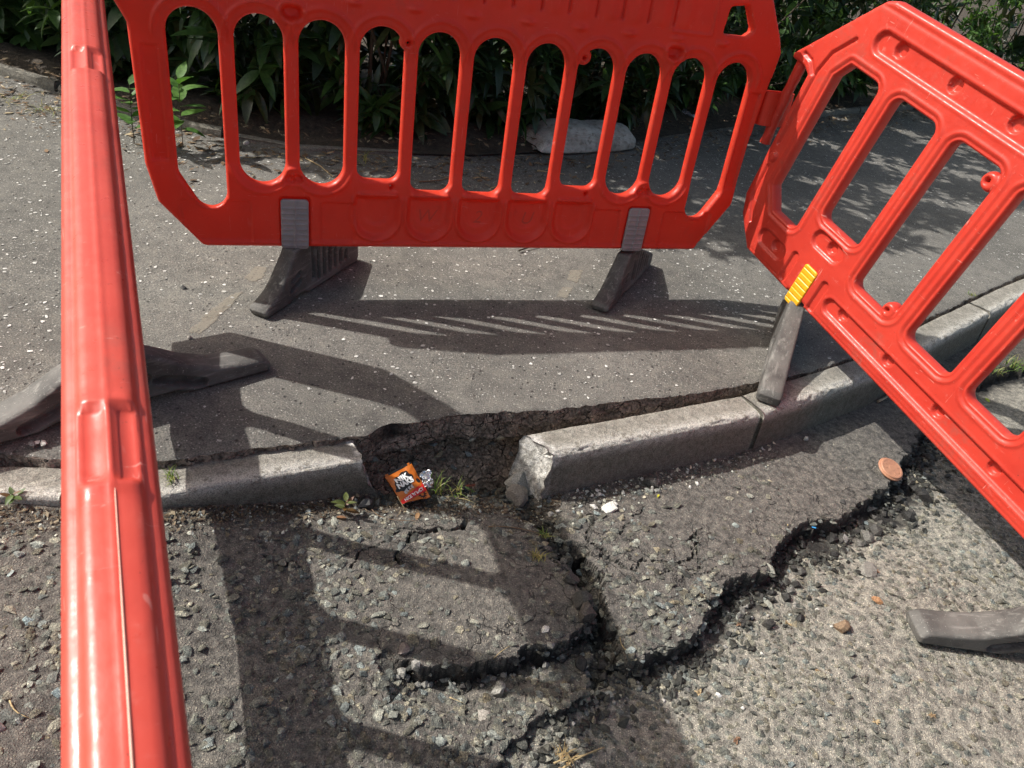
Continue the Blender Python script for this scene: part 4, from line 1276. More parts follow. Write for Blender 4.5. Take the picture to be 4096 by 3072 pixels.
# grit by the kerb foot and in the gap
n = 2600
s_ = rng.random(n); xs = -1.15 + 2.05 * s_
yk = np.interp(xs, kl[:, 0], kl[:, 1]) - np.abs(rng.normal(0.0, 0.05, n)) - 0.012
ii = rng.random(n) < np.where(xs > 0.16, 0.9, 0.75)
xs, yk = xs[ii], yk[ii]; n = len(xs); sz = 0.0015 + 0.0065 * rng.random(n) ** 2.4
o = scatter('kerb_grit', np.column_stack([xs, yk, road_z(xs, yk) + sz * 0.3]), sz, np.where((rng.random(n) < 0.35)[:, None], grey(n, 0.3, 0.6), grey(n, 0.06, 0.2)), M['stone'], PROTO, (0.5, 0.9))
tag(o, 'loose grit lying along the foot of the kerb', 'grit', kind='stuff')
n = 900
xs = -0.30 + 0.47 * rng.random(n); yk = np.interp(xs, kl[:, 0], kl[:, 1]) + rng.uniform(-0.04, 0.14, n); sz = 0.003 + 0.014 * rng.random(n) ** 2.6
o = scatter('trench_stones', np.column_stack([xs, yk, road_z(xs, yk) + sz * 0.25]), sz, grey(n, 0.03, 0.13, 0.12), M['stone'], PROTO, (0.5, 0.9))
tag(o, 'earthy stones on the floor of the open gap', 'rubble', kind='stuff')
# stones bedded in the broken face under the footway
n = 420
si = rng.integers(0, len(sarc), n * 3); wi = rng.integers(13, 40, n * 3)
m_ = (ed[si, 0] > -0.4) & (ed[si, 0] < 0.75); si, wi = si[m_][:n], wi[m_][:n]; n = len(si)
sz = 0.005 + 0.016 * rng.random(n) ** 2.0
o = scatter('bedded_stones', np.column_stack([WX[wi, si], WY[wi, si], WZ[wi, si]]), sz, grey(n, 0.10, 0.30, 0.12), M['stone'], PROTO, (0.6, 0.9), pavement)
o['kind'] = 'stuff'


# ---- white chips rolled into the footway
def chips(n, box, dens, s0, s1):
    p = np.column_stack([box[0] + (box[1] - box[0]) * rng.random(n), box[2] + (box[3] - box[2]) * rng.random(n)])
    k = (rng.random(n) < dens(p[:, 0], p[:, 1])) & (p[:, 1] > pave_edge_y(p[:, 0]) + 0.03) & (p[:, 1] < bed_y(p[:, 0]) - 0.02)
    return p[k]


p = chips(44000, (-3.4, 3.6, 1.1, 7.6), lambda x, y: np.clip(0.30 + 0.30 * sstep(2.0, 3.2, y) + 0.35 * sstep(-0.5, -1.6, x) + 0.75 * fbm(x, y, 2.2, 3, 521), 0.05, 1) * np.clip(0.75 + 0.9 * fbm(x, y, 9, 2, 523), 0.1, 1), 0, 0)
n = len(p)
ang = np.sort(rng.random((n, 6)) * 0.6 + np.arange(6) * 1.047, axis=1)
rad = (0.0026 + 0.0052 * rng.random(n) ** 1.8)[:, None] * (0.65 + 0.6 * rng.random((n, 6)))
el_ = 0.55 + 0.45 * rng.random(n); ro = rng.random(n) * 6.28
lx, ly = rad * np.cos(ang), rad * np.sin(ang) * el_[:, None]
cx_ = p[:, :1] + lx * np.cos(ro)[:, None] - ly * np.sin(ro)[:, None]; cy_ = p[:, 1:] + lx * np.sin(ro)[:, None] + ly * np.cos(ro)[:, None]
zz = pave_z(cx_, cy_) + 0.0016 + 0.0006 * rng.random((n, 1))
V = np.stack([cx_, cy_, zz], -1).reshape(-1, 3)
ctr = np.column_stack([p, pave_z(p[:, 0], p[:, 1]) + 0.0028])
V = np.vstack([V, ctr])
i6 = np.arange(n)[:, None] * 6
F = np.concatenate([np.stack([i6[:, 0] + a, i6[:, 0] + (a + 1) % 6, n * 6 + np.arange(n)], 1) for a in range(6)])
g = np.where(rng.random(n) < 0.25, 0.22 + 0.15 * rng.random(n), 0.42 + 0.33 * rng.random(n))
cc = np.stack([g, g * 0.975, g * 0.91], 1)
o = link('stone_chips', mesh_np('stone_chips', V, F, False, np.vstack([np.repeat(cc, 6, 0), cc])), M['chip'])
tag(o, 'white stone chips rolled into the grey footway', 'stone chips', kind='stuff')

# old pale marks on the footway
def mark(name, label, P):
    P = np.array(P); c = P.mean(0); Q = resample(np.vstack([P, P[:1]]), 0.012)[:-1]
    Q = Q + 0.006 * np.column_stack([vn(Q[:, 0] * 60, Q[:, 1] * 60, 3), vn(Q[:, 0] * 60, Q[:, 1] * 60, 4)])
    rings = [c + (Q - c) * f for f in (1.0, 0.8, 0.55, 0.25, 0.02)]; m = len(Q)
    V = np.vstack(rings); C = np.concatenate([np.full(m, f) for f in (0.25, 0.9, 1.0, 1.0, 1.0)])
    V = np.column_stack([V, pave_z(V[:, 0], V[:, 1]) + 0.0016])
    F = np.array([(i * m + j, i * m + (j + 1) % m, (i + 1) * m + (j + 1) % m, (i + 1) * m + j) for i in range(4) for j in range(m)])
    me = mesh_np(name, V, F, True, np.repeat(C[:, None], 3, 1))
    o = link(name, me, M['mark'], pavement)
    return o
mark('pale_stain', '', [(-0.956, 2.215), (-0.957, 2.329), (-0.915, 2.345), (-0.895, 2.235), (-0.919, 2.203)])
mark('pale_stain', '', [(0.124, 2.700), (0.139, 2.808), (0.194, 2.825), (0.176, 2.690)])
mark('pale_stain', '', [(0.094, 2.544), (0.115, 2.639), (0.160, 2.650), (0.138, 2.544)])
mark('pale_stain', '', [(-0.976, 1.839), (-0.966, 1.989), (-0.934, 2.033), (-0.925, 1.945), (-0.935, 1.842)])
mark('pale_stain', '', [(-0.974, 1.925), (-0.950, 2.107), (-0.923, 2.153), (-0.914, 2.058), (-0.937, 1.940)])


# ---- single loose stones and lumps of asphalt
def rock_mesh(seed, sub=2, planes=9, rough=0.06, flat=0.6):
    r = np.random.default_rng(seed)
    bm = bmesh.new(); bmesh.ops.create_icosphere(bm, subdivisions=sub, radius=1.0)
    V = np.array([v.co[:] for v in bm.verts]); F = np.array([[v.index for v in f.verts] for f in bm.faces]); bm.free()
    V = V * np.array([1.0, 0.62 + 0.3 * r.random(), flat])
    for _ in range(planes):
        nrm = r.normal(size=3); nrm /= np.linalg.norm(nrm); d = 0.42 + 0.22 * r.random()
        k = np.maximum(V @ nrm - d, 0); V = V - k[:, None] * nrm
    V = V + rough * (r.random(V.shape) - 0.5)
    return V, F


ROCKS = {}
def rock(name, label, cat, group, loc, size, tone, mat='stone', seed=0, rot=None, flat=0.6, sub=1, rough=0.06):
    key = (seed % 9, tone, mat, flat, sub, rough)
    if key not in ROCKS:
        V, F = rock_mesh(600 + seed % 9, sub, 9, rough, flat)
        me = mesh_np(name, V, F, False, np.clip(np.array(tone) * (0.85 + 0.3 * np.random.default_rng(seed).random((len(V), 1))), 0, 1)); me.materials.append(M[mat]); ROCKS[key] = me
    o = link(name, ROCKS[key]); o.location = loc; o.scale = (size,) * 3
    o.rotation_euler = rot if rot is not None else (random.uniform(-.3, .3), random.uniform(-.3, .3), random.uniform(0, 6.28))
    return tag(o, label, cat, group)


def on_road(x, y, up=0.0): return (x, y, float(road_z(x, y)) + up)


PALE, GREY, BLK, TAN, BRN = (0.55, 0.53, 0.49), (0.20, 0.195, 0.18), (0.022, 0.021, 0.020), (0.33, 0.25, 0.17), (0.20, 0.135, 0.085)
for (P, label, size, tone, mat_, fl, name, cat) in [
    ((1.022, 2.161, -0.145), 'round white stone on the asphalt below the kerb joint', 0.0145, PALE, 'stone', 0.85, 'stone', 'stone'),
    ((0.340, 1.613, -0.145), 'long flat pale stone flake below the chalky kerb end', 0.036, PALE, 'stone', 0.22, 'stone', 'stone'),
    ((0.294, 1.609, -0.145), 'pale chip beside the long flat stone flake', 0.017, PALE, 'stone', 0.3, 'stone', 'stone'),
    ((0.186, 1.148, -0.115), 'white angular chip on the heaved slab by the fissure', 0.017, PALE, 'stone', 0.3, 'stone', 'stone'),
    ((-0.115, 1.030, -0.130), 'pinkish flat stone on the lip of the heaved slab', 0.024, (0.19, 0.16, 0.145), 'stone', 0.35, 'stone', 'stone'),
    ((0.103, 1.005, -0.160), 'large pale grey lump of stone in the hollow below the slab', 0.026, (0.26, 0.25, 0.22), 'stone', 0.8, 'stone', 'stone'),
    ((0.081, 0.929, -0.160), 'flat pale stone near the straw tuft side of the hollow', 0.026, (0.30, 0.275, 0.24), 'stone', 0.4, 'stone', 'stone'),
    ((-0.110, 0.996, -0.150), 'grey stone with a bright left face under the slab lip', 0.020, (0.30, 0.29, 0.26), 'stone', 0.7, 'stone', 'stone'),
    ((-0.082, 0.998, -0.150), 'upright pointed grey stone under the slab lip', 0.019, (0.28, 0.27, 0.25), 'stone', 0.95, 'stone', 'stone'),
    ((0.469, 1.760, -0.145), 'dark cracked lump of asphalt beside the kerb foot', 0.036, (0.065, 0.062, 0.057), 'bitumen', 0.5, 'asphalt_lump', 'asphalt'),
    ((1.096, 1.613, -0.165), 'flat slab of broken asphalt on the pale road', 0.042, (0.20, 0.19, 0.17), 'stone', 0.28, 'asphalt_lump', 'asphalt'),
    ((1.065, 1.742, -0.165), 'grey lump of stone at the edge of the black rubble', 0.024, (0.20, 0.195, 0.185), 'stone', 0.6, 'stone', 'stone'),
    ((1.077, 1.487, -0.160), 'orange-brown stone with mossy crust on the pale road', 0.019, (0.34, 0.18, 0.09), 'stone', 0.7, 'stone', 'stone'),
    ((1.407, 2.035, -0.160), 'large black lump of asphalt behind the terracotta cap', 0.036, BLK, 'bitumen', 0.7, 'asphalt_lump', 'asphalt'),
    ((1.314, 1.985, -0.160), 'black lump of asphalt touching the terracotta cap', 0.026, BLK, 'bitumen', 0.7, 'asphalt_lump', 'asphalt'),
    ((0.636, 1.386, -0.150), 'black lump wedged under the slab edge right of the fissure', 0.022, BLK, 'bitumen', 0.7, 'asphalt_lump', 'asphalt'),
    ((1.072, 1.860, -0.150), 'dark flat flake on the asphalt slab left of the rubble', 0.017, (0.05, 0.05, 0.048), 'bitumen', 0.3, 'asphalt_lump', 'asphalt'),
    ((0.279, 1.114, -0.165), 'black lump in the hollow at the foot of the fissure', 0.026, BLK, 'bitumen', 0.8, 'asphalt_lump', 'asphalt'),
    ((0.339, 1.134, -0.165), 'larger black lump at the meeting of the cracks', 0.032, BLK, 'bitumen', 0.7, 'asphalt_lump', 'asphalt'),
    ((0.263, 1.251, -0.115), 'dark cracked block standing in the fissure', 0.034, (0.060, 0.056, 0.051), 'bitumen', 0.8, 'asphalt_lump', 'asphalt'),
    ((0.284, 1.212, -0.115), 'rounded brown block at the lower end of the fissure', 0.032, (0.072, 0.063, 0.055), 'bitumen', 0.8, 'asphalt_lump', 'asphalt'),
    ((0.235, 1.314, -0.120), 'dark block at the upper end of the fissure', 0.026, (0.070, 0.065, 0.058), 'bitumen', 0.75, 'asphalt_lump', 'asphalt'),
    ((0.073, 1.663, -0.170), 'grey kerb fragment lying in the gap against the white kerb end', 0.052, (0.26, 0.25, 0.23), 'stone', 0.8, 'kerb_fragment', 'fragment'),
    ((0.073, 1.620, -0.185), 'brown kerb fragment lowest in the gap below the grey one', 0.046, (0.19, 0.165, 0.14), 'stone', 0.8, 'kerb_fragment', 'fragment'),
    ((-1.100, 2.085, 0.000), 'small dark pebble on the footway left of the barrier foot', 0.016, (0.17, 0.165, 0.15), 'stone', 0.7, 'stone', 'stone'),
    ((-0.952, 1.818, 0.000), 'pale pebble on the stained patch of footway', 0.012, (0.30, 0.28, 0.25), 'stone', 0.6, 'stone', 'stone'),
    ((-1.448, 3.455, 0.000), 'white crumb on the footway behind the second slot', 0.022, PALE, 'stone', 0.7, 'stone', 'stone'),
    ((-1.072, 1.274, -0.010), 'small grey pebble on the footway edge at the left', 0.013, (0.22, 0.22, 0.21), 'stone', 0.5, 'stone', 'stone'),
    ((-1.050, 1.282, -0.010), 'small white pebble on the footway edge at the left', 0.012, PALE, 'stone', 0.4, 'stone', 'stone'),
    ((-0.758, 0.667, -0.135), 'pinkish stone at the bottom left corner', 0.020, (0.34, 0.30, 0.28), 'stone', 0.5, 'stone', 'stone'),
    ((0.951, 1.365, -0.160), 'dry brown clump of moss beside the road foot', 0.030, BRN, 'litter', 0.6, 'moss_clump', 'moss'),
    ((0.607, 1.110, -0.160), 'white oval pebble on the pale road', 0.010, (0.75, 0.75, 0.72), 'stone', 0.5, 'stone', 'stone'),
    ((-0.983, 1.173, -0.060), 'scrap of white paper by the kerb at the left', 0.020, (0.75, 0.75, 0.74), 'litter', 0.4, 'paper_scrap', 'litter'),
    ((-0.314, 1.439, -0.130), 'glossy black plastic shard below the snapped kerb', 0.034, (0.02, 0.02, 0.021), 'blackplastic', 0.5, 'plastic_shard', 'litter'),
]:
    seed = int(abs(P[0]) * 971 + abs(P[1]) * 331) % 97
    pave_ = P[2] > -0.05
    z = float(pave_z(P[0], P[1])) if pave_ else float(road_z(P[0], P[1]))
    if name == 'kerb_fragment': z = P[2]
    if 'block' in label: z = P[2] - 0.01
    rock(name, label, cat, None, (P[0], P[1], z + size * fl * 0.35), size, tone, mat_, seed, None, fl, 2 if size > 0.024 else 1, 0.10 if mat_ == 'bitumen' else 0.05)

# loose stones and black lumps that look alike
def strew(n, P, spread, shift, tones, smin, smax, name, label, cat, group, matn):
    q = resample(P, 0.008); k = 0; tries = 0
    while k < n and tries < n * 30:
        tries += 1
        c = q[rng.integers(0, len(q))] + rng.normal(0, spread, 2) + np.array(shift) * rng.uniform(0.3, 1.4)
        if lowmask(c[0], c[1]) < 0.4 and darkmask(c[0], c[1]) < 0.35: continue
        s = smin + (smax - smin) * rng.random() ** 1.8
        rock(name, label, cat, group, on_road(c[0], c[1], s * 0.25), s, tones[rng.integers(0, len(tones))], matn, int(rng.integers(0, 9)), None, 0.7)
        k += 1
strew(110, EDGE_C[7:], 0.030, (0.028, -0.030), [BLK, (0.035, 0.033, 0.03)], 0.009, 0.022, 'asphalt_lump', 'small black asphalt lump in the rubble along the broken slab edge', 'asphalt', 'black lumps along the slab edge', 'bitumen')
strew(26, EDGE_C[8:], 0.035, (0.045, -0.05), [BLK, (0.05, 0.047, 0.043), (0.11, 0.105, 0.095)], 0.018, 0.034, 'asphalt_lump', 'larger rough asphalt lump in the rubble band beside the old road', 'asphalt', 'larger lumps in the rubble band', 'bitumen')
strew(26, FISSURE[3:], 0.022, (0.0, 0.0), [BLK, (0.04, 0.037, 0.034), (0.06, 0.056, 0.05)], 0.009, 0.020, 'asphalt_lump', 'small black asphalt lump lying in the fissure', 'asphalt', 'black lumps in the fissure', 'bitumen')
strew(34, EDGE_A[1:8], 0.024, (0.0, -0.045), [GREY, (0.27, 0.26, 0.235), (0.045, 0.042, 0.04)], 0.008, 0.019, 'stone', 'small angular stone in the hollow below the heaved slab', 'stone', 'stones below the slab lip', 'stone')
strew(26, EDGE_C[3:12], 0.06, (0.09, -0.10), [GREY, (0.30, 0.285, 0.26), PALE], 0.006, 0.013, 'stone', 'loose small stone on the pale road near the broken edge', 'stone', 'loose stones on the pale road', 'stone')
for k in range(26):
    x = rng.uniform(0.17, 0.62); y = float(np.interp(x, kl[:, 0], kl[:, 1])) - rng.uniform(0.03, 0.12)
    s = rng.uniform(0.006, 0.013)
    rock('stone', 'loose pale stone scattered below the chalky kerb end', 'stone', 'stones below the kerb end', on_road(x, y, s * 0.3), s, [PALE, GREY, (0.32, 0.31, 0.28)][k % 3], 'stone', k, None, 0.6)


# ---- leaves
def leaf_np(L, Wd, fold=0.25, droop=0.25, n=6, tipn=1.3):
    t = np.linspace(0, 1, n)
    w = Wd / 2 * np.sin(np.pi * t ** 0.85) ** 0.8 * (1 - 0.25 * t); w[0] = Wd * 0.03; w[-1] = 0.0005
    x = L * t; z = -droop * L * t ** 2
    V = np.vstack([np.column_stack([x, w, z + fold * w]), np.column_stack([x, w * 0, z]), np.column_stack([x, -w, z + fold * w])])
    F = []
    for i in range(n - 1):
        F.append((i, i + n, i + n + 1, i + 1)); F.append((i + n, i + 2 * n, i + 2 * n + 1, i + n + 1))
    return V, np.array(F)


LEAF = [leaf_np(1, 0.30, 0.25, 0.10), leaf_np(1, 0.34, 0.35, 0.28), leaf_np(1, 0.27, 0.3, 0.45), leaf_np(1, 0.38, 0.2, 0.2)]
BROAD = [leaf_np(1, 0.46, 0.22, 0.2), leaf_np(1, 0.52, 0.3, 0.35), leaf_np(1, 0.42, 0.15, 0.1)]


def basis(d, up):
    d = d / (np.linalg.norm(d) + 1e-9); s = np.cross(up, d); s = s / (np.linalg.norm(s) + 1e-9); u = np.cross(d, s)
    return np.column_stack([d, s, u])


CAMP = np.array([0, 0, 1.3]); FWD = np.array([0, 0.8277, -0.5612]); RGT = np.array([0.9803, 0.11084, 0.16347]); UPV = np.array([-0.19751, 0.55015, 0.81137])


def in_view(p, m=1.0):
    """is a place inside the photographed part of the scene (used only to decide what becomes a separate part)"""
    c = p - CAMP; z = c @ FWD
    return z > 0.1 and abs(c @ RGT) / z < 0.6715 * m and abs(c @ UPV) / z < 0.5036 * m


LEAFMESH = {}
def leaf_obj(parent, kind, k, pos, Rm, L, tone, origin):
    key = (kind, k, tone)
    if key not in LEAFMESH:
        V, F = (LEAF if kind == 'lance' else BROAD)[k]
        me = mesh_np('leaf', V, F, True, np.broadcast_to(np.array(tone), (len(V), 3))); me.materials.append(M['leaf' if kind == 'lance' else 'weed']); LEAFMESH[key] = me
    o = link('leaf', LEAFMESH[key], None, parent)
    m = Matrix.Identity(4)
    for a in range(3):
        for b in range(3): m[a][b] = Rm[a, b] * L
        m[a][3] = pos[a] - origin[a]
    o.matrix_local = m
    return o


def shrub(label, cx, cy, rx, ry, zlo, zhi, nclus, leafL, tones, kind='lance', nparts=34, seed=0, per=6, group='shrubs of the hedge behind the footway', name='shrub', lowbias=1.0, front=True):
    r = np.random.default_rng(seed)
    base = np.array([cx, cy, 0.06])
    root = bpy.data.objects.new(name, None); COL.objects.link(root); root.location = base
    tag(root, label, 'shrub', group)
    prot = LEAF if kind == 'lance' else BROAD
    bag = Bag(); cand = []; tips = []
    facing = np.array([0.42, -0.9, 0.0])
    for q in range(nclus):
        while True:
            d = r.normal(size=3); d /= np.linalg.norm(d)
            if (d @ facing > -0.25 or r.random() < 0.25) or not front: break
        rr = (0.55 + 0.45 * r.random()) if r.random() < 0.8 else 0.3 + 0.4 * r.random()
        t = (d[2] * 0.5 + 0.5) ** lowbias
        zc = zlo + (zhi - zlo) * t
        waist = 0.72 + 0.28 * math.sin(min(1, max(0, (zc - zlo) / (zhi - zlo))) * math.pi)
        hz = math.sqrt(max(0.15, 1 - d[2] ** 2))
        dn_ = d[:2] / (np.linalg.norm(d[:2]) + 1e-6)
        lump = 1 + 0.28 * float(vn(dn_[0] * 2.1 + seed, zc * 2.4 + dn_[1] * 1.7, 77))
        ov = 0.42 * sstep(0.8, 1.7, zc)
        p = np.array([cx + dn_[0] * rx * rr * hz * waist * lump + 0.2 * ov, cy + dn_[1] * ry * rr * hz * waist * lump - ov, zc])
        ax = np.array([dn_[0], dn_[1], 0.35 + 0.5 * r.random()]) + r.normal(0, 0.35, 3); ax /= np.linalg.norm(ax)
        tips.append(p)
        m = per + r.integers(-1, 2); tw = r.random() * 6.28
        tone0 = tones[r.integers(0, len(tones))]
        for j in range(m):
            b = tw + j * 2.4; B = basis(ax, np.array([0.13, 0.2, 0.97]))
            spread = math.radians(35 + 45 * r.random())
            dd = math.cos(spread) * ax + math.sin(spread) * (math.cos(b) * B[:, 1] + math.sin(b) * B[:, 2])
            dd = dd + np.array([0, 0, -0.12])
            up = np.array([0, 0, 1.0]) + r.normal(0, 0.3, 3)
            Rm = basis(dd, up); L = leafL * (0.42 + 0.78 * r.random())
            k = int(r.integers(0, len(prot)))
            tone = tuple(np.array(tone0) * (0.8 + 0.4 * r.random()))
            pos = p - ax * 0.02 * j / m
            cand.append((pos, Rm, L, k, tone, tone0))
    near = [i for i, c in enumerate(cand) if in_view(c[0], 0.99)]
    near.sort(key=lambda i: np.linalg.norm(cand[i][0] - CAMP))
    chosen = set(near[:nparts])
    for i, (pos, Rm, L, k, tone, tone0) in enumerate(cand):
        if i in chosen: leaf_obj(root, kind, k, pos, Rm, L, tone0, base)
        else:
            V, F = prot[k]; bag.add((V * L) @ Rm.T + pos - base, F, tone)
    f = link('foliage', bag.mesh('foliage'), M['leaf' if kind == 'lance' else 'weed'], root); f['kind'] = 'stuff'
    tips = np.array(tips)
    for s in range(7):
        a = 6.28 * s / 7 + r.random(); tgt = tips[r.integers(0, len(tips))]
        b0 = np.array([cx + 0.10 * math.cos(a), cy + 0.10 * math.sin(a), 0.0])
        mid = (b0 + tgt) / 2 + np.array([0, 0, 0.12]) + r.normal(0, 0.05, 3)
        tq = np.linspace(0, 1, 9)[:, None]
        P = (1 - tq) ** 2 * b0 + 2 * tq * (1 - tq) * mid + tq ** 2 * tgt
        V, F, E = tube_np(P - base, np.linspace(0.011, 0.003, 9), 6)
        link('stem', mesh_np('stem', V, F, True), M['stem'], root)
    return root


DG = [(0.026, 0.056, 0.021), (0.034, 0.070, 0.026), (0.048, 0.092, 0.032), (0.020, 0.044, 0.020), (0.060, 0.070, 0.028)]
MG = [(0.050, 0.105, 0.030), (0.066, 0.130, 0.036), (0.042, 0.085, 0.027)]
LG = [(0.075, 0.155, 0.034), (0.055, 0.125, 0.028), (0.10, 0.18, 0.045)]
SH = [
    ('broad-leaved bush at the top left corner, beyond the near rail', -3.05, 4.22, 0.72, 0.55, 0.05, 2.0, 320, 0.135, MG, 'broad', 36),
    ('leafy bush between the near rail and the left end of the barrier', -2.30, 4.00, 0.60, 0.50, 0.04, 2.1, 320, 0.135, MG + DG, 'broad', 36),
    ('dark glossy shrub behind the first slots of the barrier', -1.62, 3.95, 0.58, 0.48, 0.03, 2.2, 350, 0.165, DG + MG, 'lance', 36),
    ('glossy shrub with pale new leaves behind the third slot', -0.98, 4.08, 0.56, 0.48, 0.03, 2.2, 350, 0.165, DG + MG, 'lance', 36),
    ('dark glossy shrub behind the middle slots', -0.42, 4.50, 0.56, 0.50, 0.03, 2.2, 350, 0.160, DG, 'lance', 36),
    ('dark shrub right behind the white sack', 0.14, 5.05, 0.60, 0.52, 0.06, 2.2, 340, 0.150, DG, 'lance', 36),
    ('dark shrub behind the last slots of the barrier', 0.75, 5.75, 0.62, 0.55, 0.12, 2.2, 280, 0.155, DG + MG, 'lance', 36),
    ('shrub above the hooks that join the two barriers', 1.38, 6.48, 0.68, 0.58, 0.12, 2.2, 280, 0.155, DG + MG, 'lance', 36),
    ('shrub behind the top corner of the leaning barrier', 2.15, 7.35, 0.75, 0.60, 0.12, 2.2, 290, 0.155, DG + MG, 'lance', 36),
    ('fine-leaved bright green bush at the top right corner', 3.15, 7.95, 0.80, 0.65, 0.15, 1.7, 520, 0.075, LG, 'broad', 40),
]
for q, a in enumerate(SH):
    shrub(a[0], a[1], a[2], a[3], a[4], a[5], a[6], a[7], a[8], a[9], a[10], a[11], 700 + q, lowbias=1.55)
BK = ['dark back-row shrub beyond the left edge of the footway', 'dark back-row shrub behind the broad-leaved corner bush', 'dark back-row shrub behind the first slots', 'dark back-row shrub behind the third slot',
      'dark back-row shrub behind the middle slots', 'dark back-row shrub behind the sack', 'dark back-row shrub behind the last slots and handle hole', 'dark back-row shrub behind the leaning barrier corner', 'dark back-row shrub behind the bright green bush']
for q, (cx, cy) in enumerate(((-4.0, 4.8), (-2.8, 4.85), (-1.7, 4.75), (-0.85, 5.0), (-0.15, 5.7), (0.6, 6.6), (1.5, 7.5), (2.7, 8.6), (4.3, 8.9))):
    shrub(BK[q], cx, cy, 0.90, 0.6, 0.05, 2.0, 240, 0.20, DG, 'lance', 6, 760 + q, group='back row of the hedge', lowbias=1.1)


# ---- small plants
def plant(name, label, loc, leaves, kind='broad', cat='plant', stemh=0.12, seed=0, tones=LG, L=0.06, group=None, lean=(0, 0)):
    r = np.random.default_rng(seed); base = np.array(loc)
    root = bpy.data.objects.new(name, None); COL.objects.link(root); root.location = base; tag(root, label, cat, group)
    P = np.array([(lean[0] * t * t, lean[1] * t * t, stemh * t) for t in np.linspace(0, 1, 7)])
    V, F, E = tube_np(P, np.linspace(0.0022, 0.0012, 7), 6); link('stem', mesh_np('stem', V, F), M['stem'], root)
    for i in range(leaves):
        t = 0.25 + 0.75 * i / max(1, leaves - 1); a = i * 2.4 + r.random() * 0.6
        p = np.array([lean[0] * t * t, lean[1] * t * t, stemh * t])
        dd = np.array([math.cos(a), math.sin(a), 0.45 - 0.3 * (1 - t) + r.normal(0, 0.2)])
        leaf_obj(root, kind, int(r.integers(0, 3)), p + base, basis(dd, np.array([0, 0, 1.0])), L * (0.6 + 0.5 * r.random()), tones[int(r.integers(0, len(tones)))], base)
    return root


BRIGHT = [(0.075, 0.165, 0.036), (0.095, 0.195, 0.045), (0.058, 0.135, 0.03)]
plant('weed_plant', 'bright green weed on the footway beside the left barrier end', (-1.844, 3.185, 0.000), 12, stemh=0.26, seed=1, tones=BRIGHT, L=0.15, lean=(0.02, -0.02))
plant('weed_plant', 'green weed seen through the bottom of the first slot', (-1.666, 3.270, 0.000), 12, stemh=0.30, seed=2, tones=BRIGHT, L=0.16, lean=(0.02, -0.03))
plant('weed_plant', 'pale leafed seedling low behind the second slot', (-1.576, 3.754, 0.000), 7, stemh=0.16, seed=3, tones=BRIGHT, L=0.17)
plant('weed_plant', 'small weed on the litter behind the fourth slot', (-0.885, 3.840, 0.000), 16, stemh=0.2, seed=4, tones=LG, L=0.10)
plant('weed_plant', 'upright weed with broad leaves behind the sixth slot', (-0.442, 4.468, 0.000), 12, stemh=0.36, seed=5, tones=LG + MG, L=0.20)
plant('weed_plant', 'broad leafed weed behind the eighth slot, above the sack', (0.388, 5.072, -0.000), 9, stemh=0.42, seed=6, tones=LG, L=0.21)
plant('seedling', 'green and red seedling in the gap beside the grass', (-0.054, 1.564, -0.150), 5, stemh=0.035, seed=7, tones=[(0.08, 0.14, 0.05), (0.20, 0.06, 0.045), (0.09, 0.14, 0.05)], L=0.022)
plant('seedling', 'red and green weed below the snapped kerb end', (-0.353, 1.384, -0.130), 7, stemh=0.04, seed=8, tones=[(0.14, 0.08, 0.03), (0.09, 0.11, 0.035), (0.20, 0.08, 0.045)], L=0.04)
plant('seedling', 'tiny red tipped weed by the kerb at the left edge', (-1.039, 1.144, -0.055), 9, stemh=0.025, seed=9, tones=[(0.14, 0.08, 0.045), (0.09, 0.14, 0.04), (0.07, 0.11, 0.03)], L=0.032)


def grass(label, loc, nb, H, spread, tones, seed, group=None, flatn=0.5):
    r = np.random.default_rng(seed); root = bpy.data.objects.new('grass_tuft', None); COL.objects.link(root); root.location = loc
    tag(root, label, 'grass', group)
    for i in range(nb):
        a = r.random() * 6.28; h = H * (0.5 + 0.6 * r.random()); out = spread * (0.3 + r.random())
        b0 = np.array([r.normal(0, spread * 0.25), r.normal(0, spread * 0.25), 0]); t = np.linspace(0, 1, 6)[:, None]
        P = b0 + np.concatenate([math.cos(a) * out * t ** 1.6, math.sin(a) * out * t ** 1.6, h * (t - flatn * t ** 2.4)], 1)
        sdv = np.array([-math.sin(a), math.cos(a), 0]) * 0.0014 * (0.7 + 0.6 * r.random())
        wv = (1 - np.linspace(0, 1, 6) ** 2)[:, None] * sdv
        V = np.vstack([P - wv, P + wv + [0, 0, 0.0003]]); F = np.array([(k, k + 1, k + 7, k + 6) for k in range(5)])
        tn = np.array(tones[int(r.integers(0, len(tones)))])
        link('blade', mesh_np('blade', V, F, True, np.broadcast_to(tn, (12, 3))), M['weed'], root)
    return root


GT = [(0.13, 0.22, 0.05), (0.20, 0.26, 0.07), (0.30, 0.28, 0.11), (0.09, 0.17, 0.04)]
DT = [(0.36, 0.30, 0.14), (0.28, 0.25, 0.10), (0.18, 0.22, 0.06)]
grass('grass tuft on top of the left kerb beside the near rail', (-0.750, 1.291, -0.035), 26, 0.035, 0.030, GT, 1)
grass('grass tuft at the foot of the left kerb', (-0.682, 1.296, -0.085), 24, 0.040, 0.028, GT, 2)
grass('tall thin grass growing in the gap beside the crisp packet', (-0.143, 1.560, -0.160), 16, 0.085, 0.040, GT, 3, flatn=0.35)
grass('low grass tuft spreading right of the crisp packet', (-0.091, 1.559, -0.155), 20, 0.040, 0.045, GT + DT, 4)
grass('small green tuft at the top of the fissure', (0.165, 1.454, -0.140), 22, 0.028, 0.024, GT, 5)
grass('dry brown tuft below the green one at the fissure', (0.152, 1.368, -0.135), 26, 0.025, 0.030, DT, 6)
grass('green grass beyond the leaning barrier at the right edge', (2.129, 3.029, -0.150), 40, 0.09, 0.08, GT, 7)
